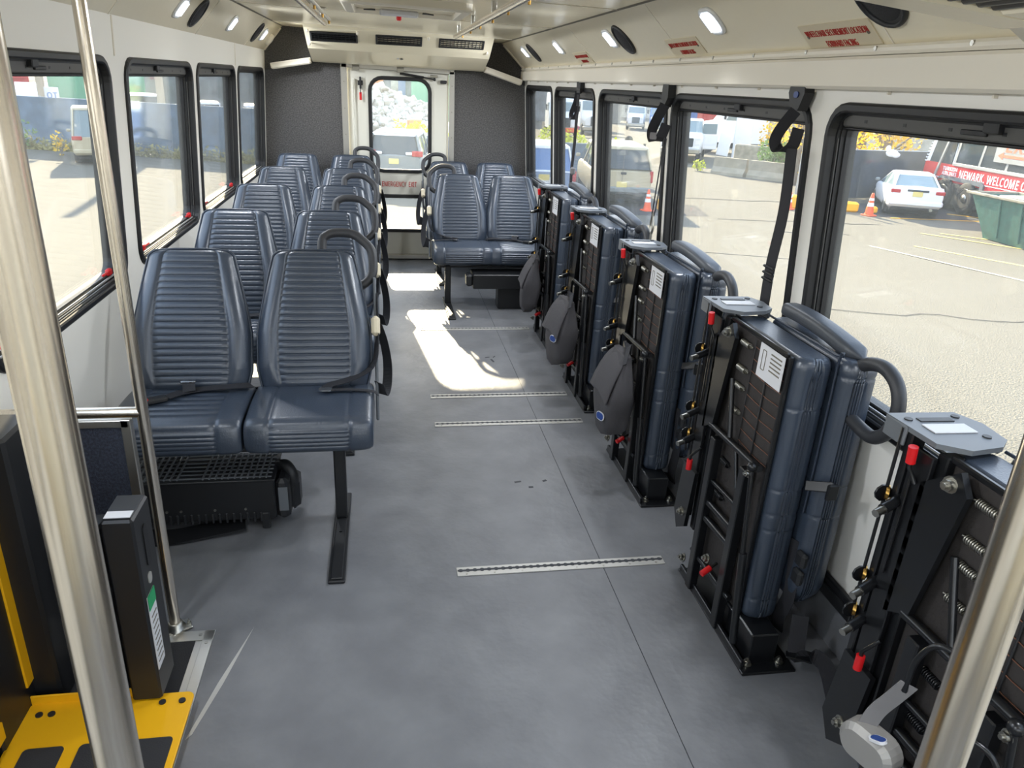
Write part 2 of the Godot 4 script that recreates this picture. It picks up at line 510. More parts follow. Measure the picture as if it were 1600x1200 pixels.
func build_shell():
	# floor: two sheets of vinyl with a narrow seam between them
	var s := Shape.new()
	s.box(Vector3(-0.166, -0.03, -2.85), Vector3(1.846, 0.06, 8.95))
	s.box(Vector3(1.0795, -0.03, -2.85), Vector3(0.639, 0.06, 8.95))
	s.box(Vector3(0.757, -0.034, -2.85), Vector3(0.02, 0.06, 8.95))
	var fl := struct("floor", s, M.floor)
	s = Shape.new()
	s.box(Vector3(0.7585, -0.0028, -2.85), Vector3(0.004, 0.002, 8.9))
	part(fl, "seam", s, M.seam_dark)
	s = Shape.new()
	for k in [[0.62, -4.42, 0.03, 0.008, 0.3], [0.645, -4.36, 0.012, 0.05, 0.2], [0.665, -4.43, 0.03, 0.007, 1.1], [0.60, -2.78, 0.02, 0.012, 0.0], [0.67, -2.83, 0.02, 0.012, 0.5], [0.55, -2.83, 0.03, 0.01, 0.2]]:
		s.box(Vector3(k[0], 0.0006, k[1]), Vector3(k[2], 0.001, k[3]), 0.0, Basis(Vector3.UP, k[4]))
	part(fl, "scuff_mark", s, M.seam_dark)
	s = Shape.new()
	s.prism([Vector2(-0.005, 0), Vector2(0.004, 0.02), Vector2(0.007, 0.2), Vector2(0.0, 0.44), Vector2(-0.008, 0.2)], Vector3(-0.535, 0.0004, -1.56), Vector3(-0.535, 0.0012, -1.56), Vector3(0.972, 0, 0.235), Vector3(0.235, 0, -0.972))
	part(fl, "painted_sun_streak", s, M.aluminium_dull, "long pale sun streak painted on the grey vinyl")  # sliver of sunlight laid on the floor as a pale strip
	# side walls
	s = Shape.new(left_xf)
	var holes := []
	for w in [LEFT_WINDOWS[3], LEFT_WINDOWS[2], LEFT_WINDOWS[1], LEFT_WINDOWS[0]]:
		holes.append([w[0], 1.231, w[1] - 0.02, 0.82, 0.085])
	holed(s, -7.3, -2.0, -0.4, 1.80, holes, WALL_T)
	holed(s, -2.0, 1.7, -0.4, 1.80, [[-1.2, 1.231, 1.1, 0.82, 0.085], [0.55, 1.231, 1.2, 0.82, 0.085]], WALL_T)
	var wl := struct("wall_left", s, M.wall_white)
	s = Shape.new(left_xf)
	for z in [-3.28, -5.82, -7.19]:
		s.box(Vector3(z, 1.72, 0.001), Vector3(0.012, 0.14, 0.004))
	s.box(Vector3(-4.6, 0.42, 0.001), Vector3(0.003, 0.76, 0.003))
	part(wl, "panel_joint", s, M.cream_matt)
	s = Shape.new(right_xf)
	holes = []
	for w in [RIGHT_WINDOWS[4], RIGHT_WINDOWS[3], RIGHT_WINDOWS[2], RIGHT_WINDOWS[1], RIGHT_WINDOWS[0], MORE_RIGHT[0]]:
		holes.append([w[0], 1.192, w[1] - 0.02, 0.82, 0.085])
	holed(s, -7.3, 0.35, -0.4, 1.745, holes, WALL_T)
	holed(s, 0.35, 1.7, -0.4, 1.745, [[0.95, 0.98, 0.75, 1.3, 0.08]], WALL_T)
	struct("wall_right", s, M.wall_white)
	# front end behind the camera: dash wall, pillars and windscreen opening
	s = Shape.new(Transform3D(Basis(Vector3(1, 0, 0), Vector3(0, 1, 0), Vector3(0, 0, -1)), Vector3(0, 0, 1.6)))
	holed(s, -1.12, 1.40, -0.4, 2.05, [[0.13, 1.2, 2.15, 1.15, 0.12]], 0.08)
	struct("wall_front", s, M.cream)
	s = Shape.new()
	s.slab(Vector3(0.13, 1.2, 1.64), Vector3.RIGHT, Vector3.UP, 2.14, 1.14, 0.12, 0.006)
	part(get_node("wall_front"), "windscreen", s, M.glass)
	# floor vinyl turned up the walls, with a black rail on top of it
	var n := 0
	for side in [["left", left_xf, -7.22, -2.02], ["right", right_xf, -7.22, 0.4]]:
		s = Shape.new(side[1])
		var mid: float = (side[2] + side[3]) / 2
		var len: float = side[3] - side[2]
		s.box(Vector3(mid, 0.085, 0.003), Vector3(len, 0.19, 0.008))
		struct("baseboard_" + side[0], s, M.floor)
		s = Shape.new(side[1])
		s.box(Vector3(mid, 0.2, 0.012), Vector3(len, 0.075, 0.02), 0.004)
		s.box(Vector3(mid, 0.206, 0.024), Vector3(len, 0.02, 0.008), 0.002)
		n += 1
		struct("trim_%d" % n, s, M.black_satin)
	# ceiling: centre panel and two sloping cove panels in one extruded shell
	s = Shape.new()
	var sect := [Vector2(-0.992, 1.79), Vector2(-0.83, 1.985), Vector2(1.045, 1.945), Vector2(1.264, 1.735), Vector2(1.345, 1.745), Vector2(1.085, 2.02), Vector2(-0.86, 2.06), Vector2(-1.07, 1.80)]
	s.prism(sect, Vector3(0, 0, -7.3), Vector3(0, 0, 1.7), Vector3.RIGHT, Vector3.UP)
	var ce := struct("ceiling", s, M.cream)
	s = Shape.new()
	s.box(Vector3(-0.826, 1.9845, -2.8), Vector3(0.012, 0.006, 8.8), 0.0, Basis(Vector3(0, 0, 1), 0.4))
	s.box(Vector3(1.0415, 1.945, -2.8), Vector3(0.012, 0.006, 8.8), 0.0, Basis(Vector3(0, 0, 1), -0.4))
	part(ce, "long_seam", s, M.seam)
	s = Shape.new()
	for z in [-6.55, -5.0, -3.6, -2.2, -0.8]:
		s.bar(Vector3(-0.83, 1.984, z), Vector3(1.045, 1.944, z), 0.004, 0.003)
		s.bar(Vector3(-0.83, 1.984, z + 0.35), Vector3(-0.99, 1.79, z + 0.35), 0.004, 0.003, Vector3(1, 0.8, 0))
		s.bar(Vector3(1.045, 1.944, z + 0.35), Vector3(1.262, 1.736, z + 0.35), 0.004, 0.003, Vector3(-1, 1, 0))
	part(ce, "cross_seam", s, M.cream_matt)
	# edge trims at the rear ends of the coves
	s = Shape.new()
	s.bar(Vector3(1.06, 1.925, -7.17), Vector3(1.262, 1.73, -7.17), 0.05, 0.012, Vector3(-1, -1, 0))
	s.bar(Vector3(-0.84, 1.965, -7.19), Vector3(-0.985, 1.79, -7.19), 0.03, 0.01, Vector3(1, -1, 0))
	n += 1
	struct("trim_%d" % n, s, M.cream_matt)
	# wiring raceway along the top of the right wall
	s = Shape.new()
	s.box(Vector3(1.252, 1.684, -3.4), Vector3(0.045, 0.082, 7.6), 0.008)
	n += 1
	var rw := struct("trim_%d" % n, s, M.cream_matt)
	s = Shape.new()
	s.bar(Vector3(1.243, 1.738, -7.2), Vector3(1.243, 1.738, 0.4), 0.022, 0.022, Vector3(-1, 1, 0), 0.006)
	part(rw, "rail", s, M.cream_matt)
	for k in 20:
		s = Shape.new()
		s.rod(Vector3(1.236, 1.741, -7.0 + k * 0.34), Vector3(1.229, 1.741, -7.0 + k * 0.34), 0.006, 8)
		part(rw, "screw", s, M.zinc)
	for k in 18:
		s = Shape.new()
		s.box(Vector3(1.268, 1.638, -6.9 + k * 0.36), Vector3(0.010, 0.008, 0.006))
		part(rw, "clip", s, M.cream_matt)
	# skin of the bus under the floor
	s = Shape.new()
	s.box(Vector3(0.14, -0.25, -2.85), Vector3(2.3, 0.3, 8.8))
	n += 1
	struct("trim_%d" % n, s, M.black_satin)

func bus_window(n: int, xf: Transform3D, uc: float, vc: float, w: float, h: float, latches: int, header: bool):
	var U := Vector3.RIGHT
	var V := Vector3.UP
	var c := Vector3(uc, vc, 0)
	var s := Shape.new(xf)
	s.ring(c, U, V, w, h, 0.095, [Vector2(0, 0.0), Vector2(0.002, 0.008), Vector2(0.008, 0.012), Vector2(0.022, 0.012), Vector2(0.027, 0.008), Vector2(0.029, -0.012), Vector2(0.034, -0.013), Vector2(0.035, -0.022), Vector2(0.039, -0.022), Vector2(0.04, -0.034), Vector2(0.046, -0.035), Vector2(0.047, -0.07), Vector2(0.012, -0.07), Vector2(0.012, 0.0)])
	var o := struct("window_%d" % n, s, M.rubber)
	s = Shape.new(xf)
	s.slab(c + Vector3(0, 0, -0.052), U, V, w - 0.09, h - 0.09, 0.05, 0.005)
	part(o, "glass", s, M.glass)
	if header:
		s = Shape.new(xf)
		s.box(Vector3(uc, vc + h / 2 - 0.048, -0.026), Vector3(w - 0.10, 0.036, 0.022), 0.004)
		var hd := part(o, "vent_header", s, M.rubber_grey, "grey slotted header of the sliding sash")
		s = Shape.new(xf)
		s.box(Vector3(uc, vc + h / 2 - 0.070, -0.034), Vector3(w - 0.09, 0.009, 0.026), 0.003)
		part(o, "sash_rail", s, M.rubber)
		for k in 6:
			s = Shape.new(xf)
			s.box(Vector3(uc - w * 0.36 + k * w * 0.145, vc + h / 2 - 0.048, -0.0152), Vector3(0.012, 0.008, 0.002))
			part(hd, "slot", s, M.black_satin)
		s = Shape.new(xf)
		s.box(Vector3(uc + 0.06, vc + h / 2 - 0.034, -0.008), Vector3(0.045, 0.03, 0.02), 0.003)
		s.box(Vector3(uc + 0.0, vc + h / 2 - 0.050, -0.013), Vector3(0.08, 0.012, 0.01), 0.002)
		part(hd, "latch", s, M.black_plastic)
	# tracks in the sill
	for k in 3:
		s = Shape.new(xf)
		s.box(Vector3(uc, vc - h / 2 + 0.036 + k * 0.006, -0.004 - k * 0.014), Vector3(w - 0.16, 0.006, 0.004))
		part(o, "sill_track", s, [M.rubber_grey, M.aluminium_dull, M.rubber_grey][k])
	for k in 2:
		s = Shape.new(xf)
		s.box(Vector3(uc + (w / 2 - 0.036) * (1 if k == 0 else -1), vc, -0.017), Vector3(0.003, h - 0.2, 0.003))
		part(o, "jamb_track", s, M.rubber_grey)
	if latches > 0:
		for k in [-1, 1]:
			if latches == 1 and k == 1: continue
			s = Shape.new(xf)
			var p := Vector3(uc + k * (w / 2 - 0.14), vc - h / 2 + 0.062, -0.022)
			s.box(p, Vector3(0.032, 0.026, 0.02), 0.005)
			s.box(p + Vector3(0.045 * -k, 0.004, 0.004), Vector3(0.07, 0.010, 0.010), 0.003)
			part(o, "release_latch", s, M.red, "red emergency release latch")

func build_windows():
	for k in LEFT_WINDOWS.size():
		bus_window(k + 1, left_xf, LEFT_WINDOWS[k][0], 1.231, LEFT_WINDOWS[k][1], 0.84, [2, 2, 2, 0][k], k < 3)
	for k in RIGHT_WINDOWS.size():
		bus_window(k + 5, right_xf, RIGHT_WINDOWS[k][0], 1.192, RIGHT_WINDOWS[k][1], 0.84, 0, k in [0, 1, 2, 3])
	bus_window(10, right_xf, MORE_RIGHT[0][0], 1.192, MORE_RIGHT[0][1], 0.84, 0, false)
	bus_window(11, left_xf, -1.2, 1.231, 1.12, 0.84, 0, false)
	bus_window(12, left_xf, 0.55, 1.231, 1.22, 0.84, 0, false)
	var s := Shape.new(right_xf)
	s.ring(Vector3(0.95, 0.98, 0), Vector3.RIGHT, Vector3.UP, 0.77, 1.32, 0.09, [Vector2(0, 0.0), Vector2(0.002, 0.012), Vector2(0.027, 0.012), Vector2(0.047, -0.035), Vector2(0.047, -0.07), Vector2(0.012, -0.07)])
	var d := struct("door_2", s, M.rubber)
	s = Shape.new(right_xf)
	s.slab(Vector3(0.95, 0.98, -0.05), Vector3.RIGHT, Vector3.UP, 0.68, 1.23, 0.05, 0.005)
	part(d, "glass", s, M.glass)

func build_rear():
	# carpeted bulkhead in three fields round the emergency door
	var s := Shape.new()
	var a := Vector3(0, 0, -7.29)
	var b := Vector3(0, 0, -7.22)
	s.prism([Vector2(-1.10, -0.4), Vector2(-0.355, -0.4), Vector2(-0.355, 1.98), Vector2(-0.83, 1.99), Vector2(-1.0, 1.79)], a, b, Vector3.RIGHT, Vector3.UP)
	s.prism([Vector2(0.63, -0.4), Vector2(1.40, -0.4), Vector2(1.27, 1.74), Vector2(1.045, 1.95), Vector2(0.63, 1.96)], a, b, Vector3.RIGHT, Vector3.UP)
	s.prism([Vector2(-0.355, 1.72), Vector2(0.63, 1.70), Vector2(0.63, 1.96), Vector2(-0.355, 1.98)], a, b, Vector3.RIGHT, Vector3.UP)
	s.box(Vector3(0.137, -0.2, -7.255), Vector3(0.985, 0.4, 0.07))
	struct("wall_rear", s, M.carpet)
	# emergency door
	s = Shape.new(Transform3D(Basis(), Vector3(0, 0, -7.235)))
	holed(s, -0.31, 0.585, 0.0, 0.70, [[0.151, 0.43, 0.52, 0.31, 0.06]], 0.035)
	holed(s, -0.31, 0.585, 0.70, 1.69, [[0.151, 1.215, 0.52, 0.785, 0.11]], 0.035)
	var d := struct("door_1", s, M.door_white)
	for k in 2:
		s = Shape.new(Transform3D(Basis(), Vector3(0, 0, -7.235)))
		s.ring(Vector3(0.151, [0.43, 1.215][k], 0), Vector3.RIGHT, Vector3.UP, 0.565, [0.355, 0.83][k], [0.07, 0.125][k], [Vector2(0, 0), Vector2(0.006, 0.012), Vector2(0.026, 0.013), Vector2(0.034, 0.004), Vector2(0.034, -0.03), Vector2(0.02, -0.03)])
		var g := part(d, "window_gasket", s, M.rubber)
		s = Shape.new()
		s.slab(Vector3(0.151, [0.43, 1.215][k], -7.252), Vector3.RIGHT, Vector3.UP, 0.51, [0.30, 0.775][k], 0.08, 0.005)
		part(g, "glass", s, M.glass)
	s = Shape.new()
	s.box(Vector3(-0.335, 0.85, -7.215), Vector3(0.055, 1.76, 0.02), 0.003)
	s.box(Vector3(0.612, 0.84, -7.215), Vector3(0.05, 1.70, 0.02), 0.003)
	s.box(Vector3(0.138, 1.70, -7.215), Vector3(0.99, 0.05, 0.02), 0.003, Basis(Vector3(0, 0, 1), -0.02))
	s.box(Vector3(0.138, 0.03, -7.2), Vector3(0.99, 0.04, 0.05), 0.004)
	var fr := part(d, "door_frame", s, M.aluminium, "bright aluminium door frame with screws")
	for k in 7:
		for x in [-0.335, 0.612]:
			s = Shape.new()
			s.rod(Vector3(x, 0.25 + k * 0.22, -7.206), Vector3(x, 0.25 + k * 0.22, -7.201), 0.006, 8)
			part(fr, "screw", s, M.zinc)
	words(d, "lettering", "EMERGENCY  EXIT", 0.045, 0.318, Transform3D(Basis(), Vector3(0.135, 0.70, -7.233)), M.red, false)
	s = Shape.new()
	s.tube(curve([Vector3(-0.26, 1.60, -7.21), Vector3(-0.262, 1.54, -7.21), Vector3(-0.26, 1.3, -7.21), Vector3(-0.258, 0.9, -7.21)]), 0.006)
	s.box(Vector3(-0.26, 1.56, -7.21), Vector3(0.018, 0.09, 0.012), 0.004)
	part(d, "latch_rod", s, M.door_white)
	s = Shape.new()
	s.box(Vector3(-0.195, 1.565, -7.22), Vector3(0.045, 0.04, 0.02), 0.004)
	s.box(Vector3(-0.195, 1.565, -7.215), Vector3(0.016, 0.10, 0.03), 0.004)
	s.rod(Vector3(-0.195, 1.52, -7.212), Vector3(-0.195, 1.47, -7.212), 0.004)
	var lt := part(d, "latch", s, M.black_plastic)
	s = Shape.new()
	s.box(Vector3(-0.195, 1.455, -7.212), Vector3(0.02, 0.065, 0.006), 0.002)
	part(lt, "tag", s, M.red, "red pull tag")
	s = Shape.new()
	s.rod(Vector3(0.15, 1.655, -7.205), Vector3(0.36, 1.632, -7.205), 0.011)
	s.rod(Vector3(0.36, 1.632, -7.205), Vector3(0.45, 1.62, -7.205), 0.006)
	s.ball(Vector3(0.455, 1.619, -7.205), Vector3(0.014, 0.014, 0.014))
	part(d, "gas_strut", s, M.black_satin)
	s = Shape.new()
	for p in [Vector3(-0.23, 1.69, -7.2), Vector3(0.155, 1.69, -7.2)]:
		s.box(p, Vector3(0.06, 0.055, 0.02), 0.003)
		s.rod(p + Vector3(-0.03, 0.012, 0.012), p + Vector3(0.03, 0.012, 0.012), 0.007)
	s.box(Vector3(0.45, 1.645, -7.215), Vector3(0.07, 0.02, 0.02), 0.003)
	part(d, "hinge", s, M.zinc)
	s = Shape.new()
	s.box(Vector3(0.535, 1.60, -7.21), Vector3(0.055, 0.028, 0.03), 0.004)
	part(d, "door_catch", s, M.black_plastic)

# ---------------------------------------------------------------- on the ceiling
func cove(side: int, z: float, along: float) -> Transform3D:
	# a seat on a cove panel: y points out of the panel, z along the bus; along = 0 at the wall, 1 at the ceiling
	var p0 := Vector3(-0.992, 1.79, z) if side < 0 else Vector3(1.264, 1.735, z)
	var p1 := Vector3(-0.83, 1.985, z) if side < 0 else Vector3(1.045, 1.945, z)
	var up_panel := (p1 - p0).normalized()
	var n := Vector3(up_panel.y, -up_panel.x, 0) if side < 0 else Vector3(-up_panel.y, up_panel.x, 0)
	var o := p0.lerp(p1, along)
	return Transform3D(Basis(n.cross(Vector3(0, 0, 1)), n, Vector3(0, 0, 1)), o)

func dome_light(side: int, z: float, along: float, label: String):
	var t := cove(side, z, along)
	var o := thing("dome_light", label, "light", t.origin, 0.0, "interior dome lights")
	var b := Transform3D(t.basis, Vector3.ZERO)
	var s := Shape.new(b)
	s.ring(Vector3.ZERO, Vector3(0, 0, 1), Vector3(1, 0, 0), 0.135, 0.115, 0.045, [Vector2(0, 0), Vector2(0.002, 0.008), Vector2(0.008, 0.011), Vector2(0.016, 0.009), Vector2(0.016, 0)], true)
	part(o, "bezel", s, M.paint_white)
	s = Shape.new(b)
	s.slab(Vector3(0, 0.006, 0), Vector3(0, 0, 1), Vector3(1, 0, 0), 0.106, 0.086, 0.032, 0.01, 0.003)
	for k in 3:
		s.rod(Vector3(-0.035, 0.010, -0.03 + k * 0.03), Vector3(0.035, 0.010, -0.03 + k * 0.03), 0.008, 8)
	part(o, "lens", s, M.lens, "glowing white lens with three ribs")
	var l := SpotLight3D.new()
	l.name = "lamp"
	l.spot_angle = 80.0
	l.spot_attenuation = 2.0
	l.spot_range = 20.0
	l.light_energy = LAMP_ENERGY
	l.light_color = Color(0.95, 0.97, 1.0)
	l.light_size = 0.05
	l.shadow_enabled = true
	o.add_child(l)
	var bb := Basis(t.basis.x, t.basis.z.cross(t.basis.x) * 1.0, t.basis.z)
	l.transform = Transform3D(Basis(t.basis.x, t.basis.z, -t.basis.y) if Basis(t.basis.x, t.basis.z, -t.basis.y).determinant() > 0 else Basis(-t.basis.x, t.basis.z, -t.basis.y), t.basis.y * 0.03)
	l.look_at_from_position(t.origin + t.basis.y * 0.03, t.origin + t.basis.y, Vector3(0, 0, 1))

const LAMP_ENERGY := 0.65

func speaker(side: int, z: float, along: float, r: float, label: String):
	var t := cove(side, z, along)
	var o := thing("speaker", label, "speaker", t.origin, 0.0, "round ceiling speakers")
	var b := Transform3D(t.basis, Vector3.ZERO)
	var s := Shape.new(b)
	s.lathe([Vector2(r, 0), Vector2(r, 0.006), Vector2(r - 0.004, 0.011), Vector2(r - 0.010, 0.011), Vector2(r - 0.012, 0.005)], Transform3D(), 28)
	part(o, "rim", s, M.black_plastic)
	s = Shape.new(b)
	s.lathe([Vector2(r - 0.012, 0.002), Vector2(r * 0.6, 0.010), Vector2(r * 0.3, 0.013), Vector2(0.0, 0.014)], Transform3D(), 28)
	part(o, "grille", s, M.grip)

func securement_sign(z: float, along: float, label: String):
	var t := cove(1, z, along)
	var o := thing("securement_sign", label, "sign", t.origin, 0.0, "wheelchair securement signs")
	# local frame: text runs towards -z seen from the aisle; panel up is towards the ceiling
	var right := Vector3(0, 0, 1)
	var up := -t.basis.x if (-t.basis.x).y > 0 else t.basis.x
	var n := t.basis.y
	var s := Shape.new()
	s.slab(n * 0.002, right, up, 0.345, 0.078, 0.003, 0.003)
	part(o, "plate", s, M.cream_label)
	var tb := Basis(right, up, right.cross(up))
	if tb.z.dot(n) < 0.0: tb = Basis(-right, up, (-right).cross(up))
	words(o, "lettering", "WHEELCHAIR SECUREMENT LOCATION", 0.020, 0.30, Transform3D(tb, n * 0.004 + up * 0.010), M.sign_red, false)
	words(o, "lettering", "FORWARD FACING", 0.020, 0.145, Transform3D(tb, n * 0.004 - up * 0.027), M.sign_red, false)
	for k in [-0.145, 0.145]:
		s = Shape.new()
		s.rod(n * 0.003 + right * k, n * 0.006 + right * k, 0.005, 8)
		part(o, "screw", s, M.seam)

func build_ceiling_fittings():
	var rows := [[-1, -4.06, 0.46, "left cove dome light nearest the camera, before the large round speaker"], [-1, -5.31, 0.5, "left cove dome light midway between the two left round speakers"], [-1, -6.63, 0.5, "rearmost left cove dome light next to the small cream smoke cap"],
		[1, -6.45, 0.58, "rearmost right cove dome light beside the small far speaker"], [1, -5.24, 0.56, "right cove dome light standing alone between two speakers"], [1, -4.03, 0.56, "right cove dome light touching the large oval-looking speaker"], [1, -2.75, 0.56, "large right cove dome light nearest the camera, before the nearest sign"]]
	for r in rows: dome_light(r[0], r[1], r[2], r[3])
	for k in 4:  # unseen fill lamps, added to brighten the cabin
		dome_light([-1, 1, -1, 1][k], [-1.4, -0.6, 0.4, 0.6][k], 0.5, ["added left cove fill lamp above the wheelchair lift, ahead of the near steel pole", "added right cove fill lamp beside the overhead air conditioner", "added left cove fill lamp above the driver, nearest the windscreen", "added right cove fill lamp above the entrance door, nearest the windscreen"][k])
	speaker(-1, -4.41, 0.47, 0.085, "nearer black round speaker on the left cove, beside the first dome light")
	speaker(-1, -6.33, 0.5, 0.085, "farther black round speaker on the left cove, near the smoke cap")
	speaker(1, -6.17, 0.52, 0.085, "farthest black round speaker on the right cove by the rear wall")
	speaker(1, -3.84, 0.5, 0.085, "middle black round speaker on the right cove, touching a dome light")
	speaker(1, -1.80, 0.52, 0.085, "nearest black round speaker on the right cove, above the nearest red sign")
	securement_sign(-4.86, 0.24, "farthest small red-lettered wheelchair securement sign on the right cove")
	securement_sign(-3.16, 0.26, "middle red-lettered wheelchair securement sign on the right cove")
	securement_sign(-2.06, 0.22, "nearest and largest red-lettered wheelchair securement sign on the right cove")
	var t := cove(-1, -7.03, 0.42)
	var s := Shape.new(t)
	s.lathe([Vector2(0.05, 0), Vector2(0.05, 0.012), Vector2(0.044, 0.026), Vector2(0.02, 0.032), Vector2(0.0, 0.033)], Transform3D(), 18)
	solo("smoke_cap", s, M.cream_matt, "small round cream cap in the rear corner of the left cove", "detector")
	# rear air conditioner
	var o := thing("air_conditioner", "cream rear air conditioner with three black louvred vents above the emergency door", "air conditioner", Vector3(0.15, 1.72, -7.2))
	var org := Transform3D(Basis(), -o.position)
	s = Shape.new(org)
	var side := [Vector2(-7.21, 1.985), Vector2(-6.58, 1.985), Vector2(-6.60, 1.955), Vector2(-6.74, 1.85), Vector2(-6.80, 1.81), Vector2(-7.06, 1.725), Vector2(-7.10, 1.715), Vector2(-7.21, 1.715)]
	var left := []
	var right := []
	for p in side:
		left.append(Vector3(-0.605 + (1.985 - p.y) * 0.08, p.y, p.x))
		right.append(Vector3(0.90 - (1.985 - p.y) * 0.08, p.y - 0.012, p.x))
	s.loft([left, right], true, true, false)
	part(o, "housing", s, M.cream)
	var dir := Vector3(0, 1.955 - 1.85, 0.14).normalized()
	var nrm := Vector3(0, -dir.z, dir.y)
	for k in 3:
		var c := Vector3([-0.375, 0.135, 0.64][k], 1.902, -6.67) + nrm * 0.004
		s = Shape.new(org)
		s.ring(c, Vector3.RIGHT, dir, 0.37, 0.105, 0.006, [Vector2(0, 0), Vector2(0, 0.008), Vector2(0.012, 0.012), Vector2(0.016, 0.004), Vector2(0.016, 0)])
		var v := part(o, "vent", s, M.black_plastic)
		s = Shape.new(org)
		s.slab(c - nrm * 0.003, Vector3.RIGHT, dir, 0.34, 0.075, 0.002, 0.004)
		part(v, "duct", s, M.black_satin)
		for i in 3:
			s = Shape.new(org)
			s.box(c + dir * (-0.022 + i * 0.022) + nrm * 0.004, Vector3(0.336, 0.004, 0.012), 0.0, Basis(Vector3.RIGHT, dir, nrm))
			part(v, "slat", s, M.black_plastic)
		for i in 11:
			s = Shape.new(org)
			s.box(c + Vector3(-0.15 + i * 0.03, 0, 0) + nrm * 0.003, Vector3(0.0035, 0.072, 0.01), 0.0, Basis(Vector3.RIGHT, dir, nrm))
			part(v, "fin", s, M.black_plastic)
		for i in [[[-0.115, 0.06], [0.06, 0.1]], [[0.0, 0.10], [0.14, 0.0]], [[-0.06, 0.1], [0.12, 0.055]]][k]:
			if i[1] > 0.0:
				s = Shape.new(org)
				s.slab(c - nrm * 0.0005 + Vector3(i[0], 0.004, 0), Vector3.RIGHT, dir, i[1], 0.05, 0.002, 0.002)
				part(v, "baffle", s, M.aluminium_dull)
	s = Shape.new(org)
	s.slab(Vector3(0.16, 1.775, -6.915) + Vector3(0, -0.35, 0.3) * 0.012, Vector3.RIGHT, Vector3(0, 0.31, 0.95).normalized(), 0.08, 0.036, 0.018, 0.006)
	var bd := part(o, "badge", s, M.white_label)
	s = Shape.new(org)
	s.slab(Vector3(0.16, 1.770, -6.910) + Vector3(0, -0.35, 0.3) * 0.012, Vector3(0.7, 0.22, 0.67), Vector3(-0.7, 0.22, 0.67), 0.022, 0.022, 0.002, 0.004)
	part(bd, "emblem", s, M.black_plastic)
	for k in [Vector3(-0.57, 1.93, -6.60), Vector3(-0.19, 1.93, -6.61), Vector3(0.37, 1.92, -6.61), Vector3(0.86, 1.84, -6.73), Vector3(-0.57, 1.84, -6.73)]:
		s = Shape.new(org)
		s.rod(k + nrm * -0.01, k + nrm * 0.012, 0.009, 10)
		part(o, "screw_cap", s, M.cream_matt)
	# sloping drain ducts between air conditioner and side walls
	for k in 2:
		s = Shape.new()
		var a: Vector3 = [Vector3(-0.60, 1.724, -7.13), Vector3(0.89, 1.722, -7.13)][k]
		var b: Vector3 = [Vector3(-0.93, 1.665, -7.13), Vector3(1.225, 1.625, -7.13)][k]
		s.bar(a, b, 0.12, 0.05, Vector3.UP, 0.01)
		var dd := (b - a).normalized()
		s.bar(a + Vector3(0, 0.02, 0.062), b + Vector3(0, 0.02, 0.062), 0.006, 0.01)
		solo("drain_duct", s, M.cream_matt, ["short cream duct sloping from air conditioner down to the left wall", "longer cream duct sloping from air conditioner down to the right wall"][k], "duct")
	# roof hatch
	o = thing("roof_hatch", "cream roof escape hatch with red release handle in the ceiling ahead of the vents", "hatch", Vector3(0.12, 1.955, -4.22))
	org = Transform3D(Basis(Vector3(0, 0, 1), -0.021), Vector3.ZERO)
	s = Shape.new(org)
	s.ring(Vector3.ZERO, Vector3(0, 0, 1), Vector3.RIGHT, 0.62, 0.62, 0.05, [Vector2(0, 0.012), Vector2(0, -0.022), Vector2(0.012, -0.03), Vector2(0.05, -0.03), Vector2(0.055, -0.012), Vector2(0.055, 0.012)])
	part(o, "frame", s, M.cream_matt)
	s = Shape.new(org)
	s.slab(Vector3(0, 0.004, 0), Vector3(0, 0, 1), Vector3.RIGHT, 0.52, 0.52, 0.04, 0.02, 0.004)
	part(o, "lid", s, M.cream)
	s = Shape.new(org)
	s.box(Vector3(-0.03, -0.028, -0.12), Vector3(0.2, 0.03, 0.06), 0.008)
	part(o, "handle_base", s, M.white_label)
	s = Shape.new(org)
	s.box(Vector3(-0.03, -0.05, -0.12), Vector3(0.026, 0.024, 0.03), 0.005)
	part(o, "release_handle", s, M.red, "red release handle")
	s = Shape.new(org)
	for k in [-1, 1]:
		s.prism([Vector2(0, 0), Vector2(0.06, 0), Vector2(0.02, 0.05), Vector2(0, 0.05)], Vector3(-0.03 + k * 0.12, -0.018, -0.13), Vector3(-0.03 + k * 0.12, -0.024, -0.13), Vector3(k, 0, 0), Vector3(0, 0, 1))
	part(o, "arrow_mark", s, M.black_plastic)
	s = Shape.new()
	s.box(Vector3(0.10, 1.962, -4.66), Vector3(0.11, 0.024, 0.05), 0.006)
	s.rod(Vector3(0.06, 1.952, -4.68), Vector3(0.14, 1.952, -4.68), 0.012, 8)
	solo("hatch_latch", s, M.cream_label, "small cream bracket on the ceiling between roof hatch and vents", "bracket")
	# grab rails under the ceiling
	for k in 2:
		var x: float = [0.50, -0.33][k]
		var z0: float = [-5.66, -4.98][k]
		o = thing("ceiling_grab_rail", ["long steel grab rail under the ceiling right of the roof hatch", "steel grab rail under the ceiling left of the roof hatch"][k], "rail", Vector3(x, 1.9, z0))
		s = Shape.new()
		s.tube([Vector3(0, 0, 0), Vector3(0, 0, 5.2)], 0.016, 12)
		part(o, "tube", s, M.steel)
		s = Shape.new()
		s.tube([Vector3(0.035, 0.012, 0.1), Vector3(0.035, 0.012, 5.2)], 0.009, 8)
		part(o, "cord_rail", s, M.aluminium)
		for i in 6:
			s = Shape.new()
			s.rod(Vector3(0, 0, 0.25 + i * 0.85), Vector3(0, 0.065, 0.25 + i * 0.85), 0.013, 10)
			s.lathe([Vector2(0.03, 0.058), Vector2(0.03, 0.064), Vector2(0.014, 0.066)], Transform3D(Basis(), Vector3(0, 0, 0.25 + i * 0.85)), 12)
			part(o, "bracket", s, M.zinc)
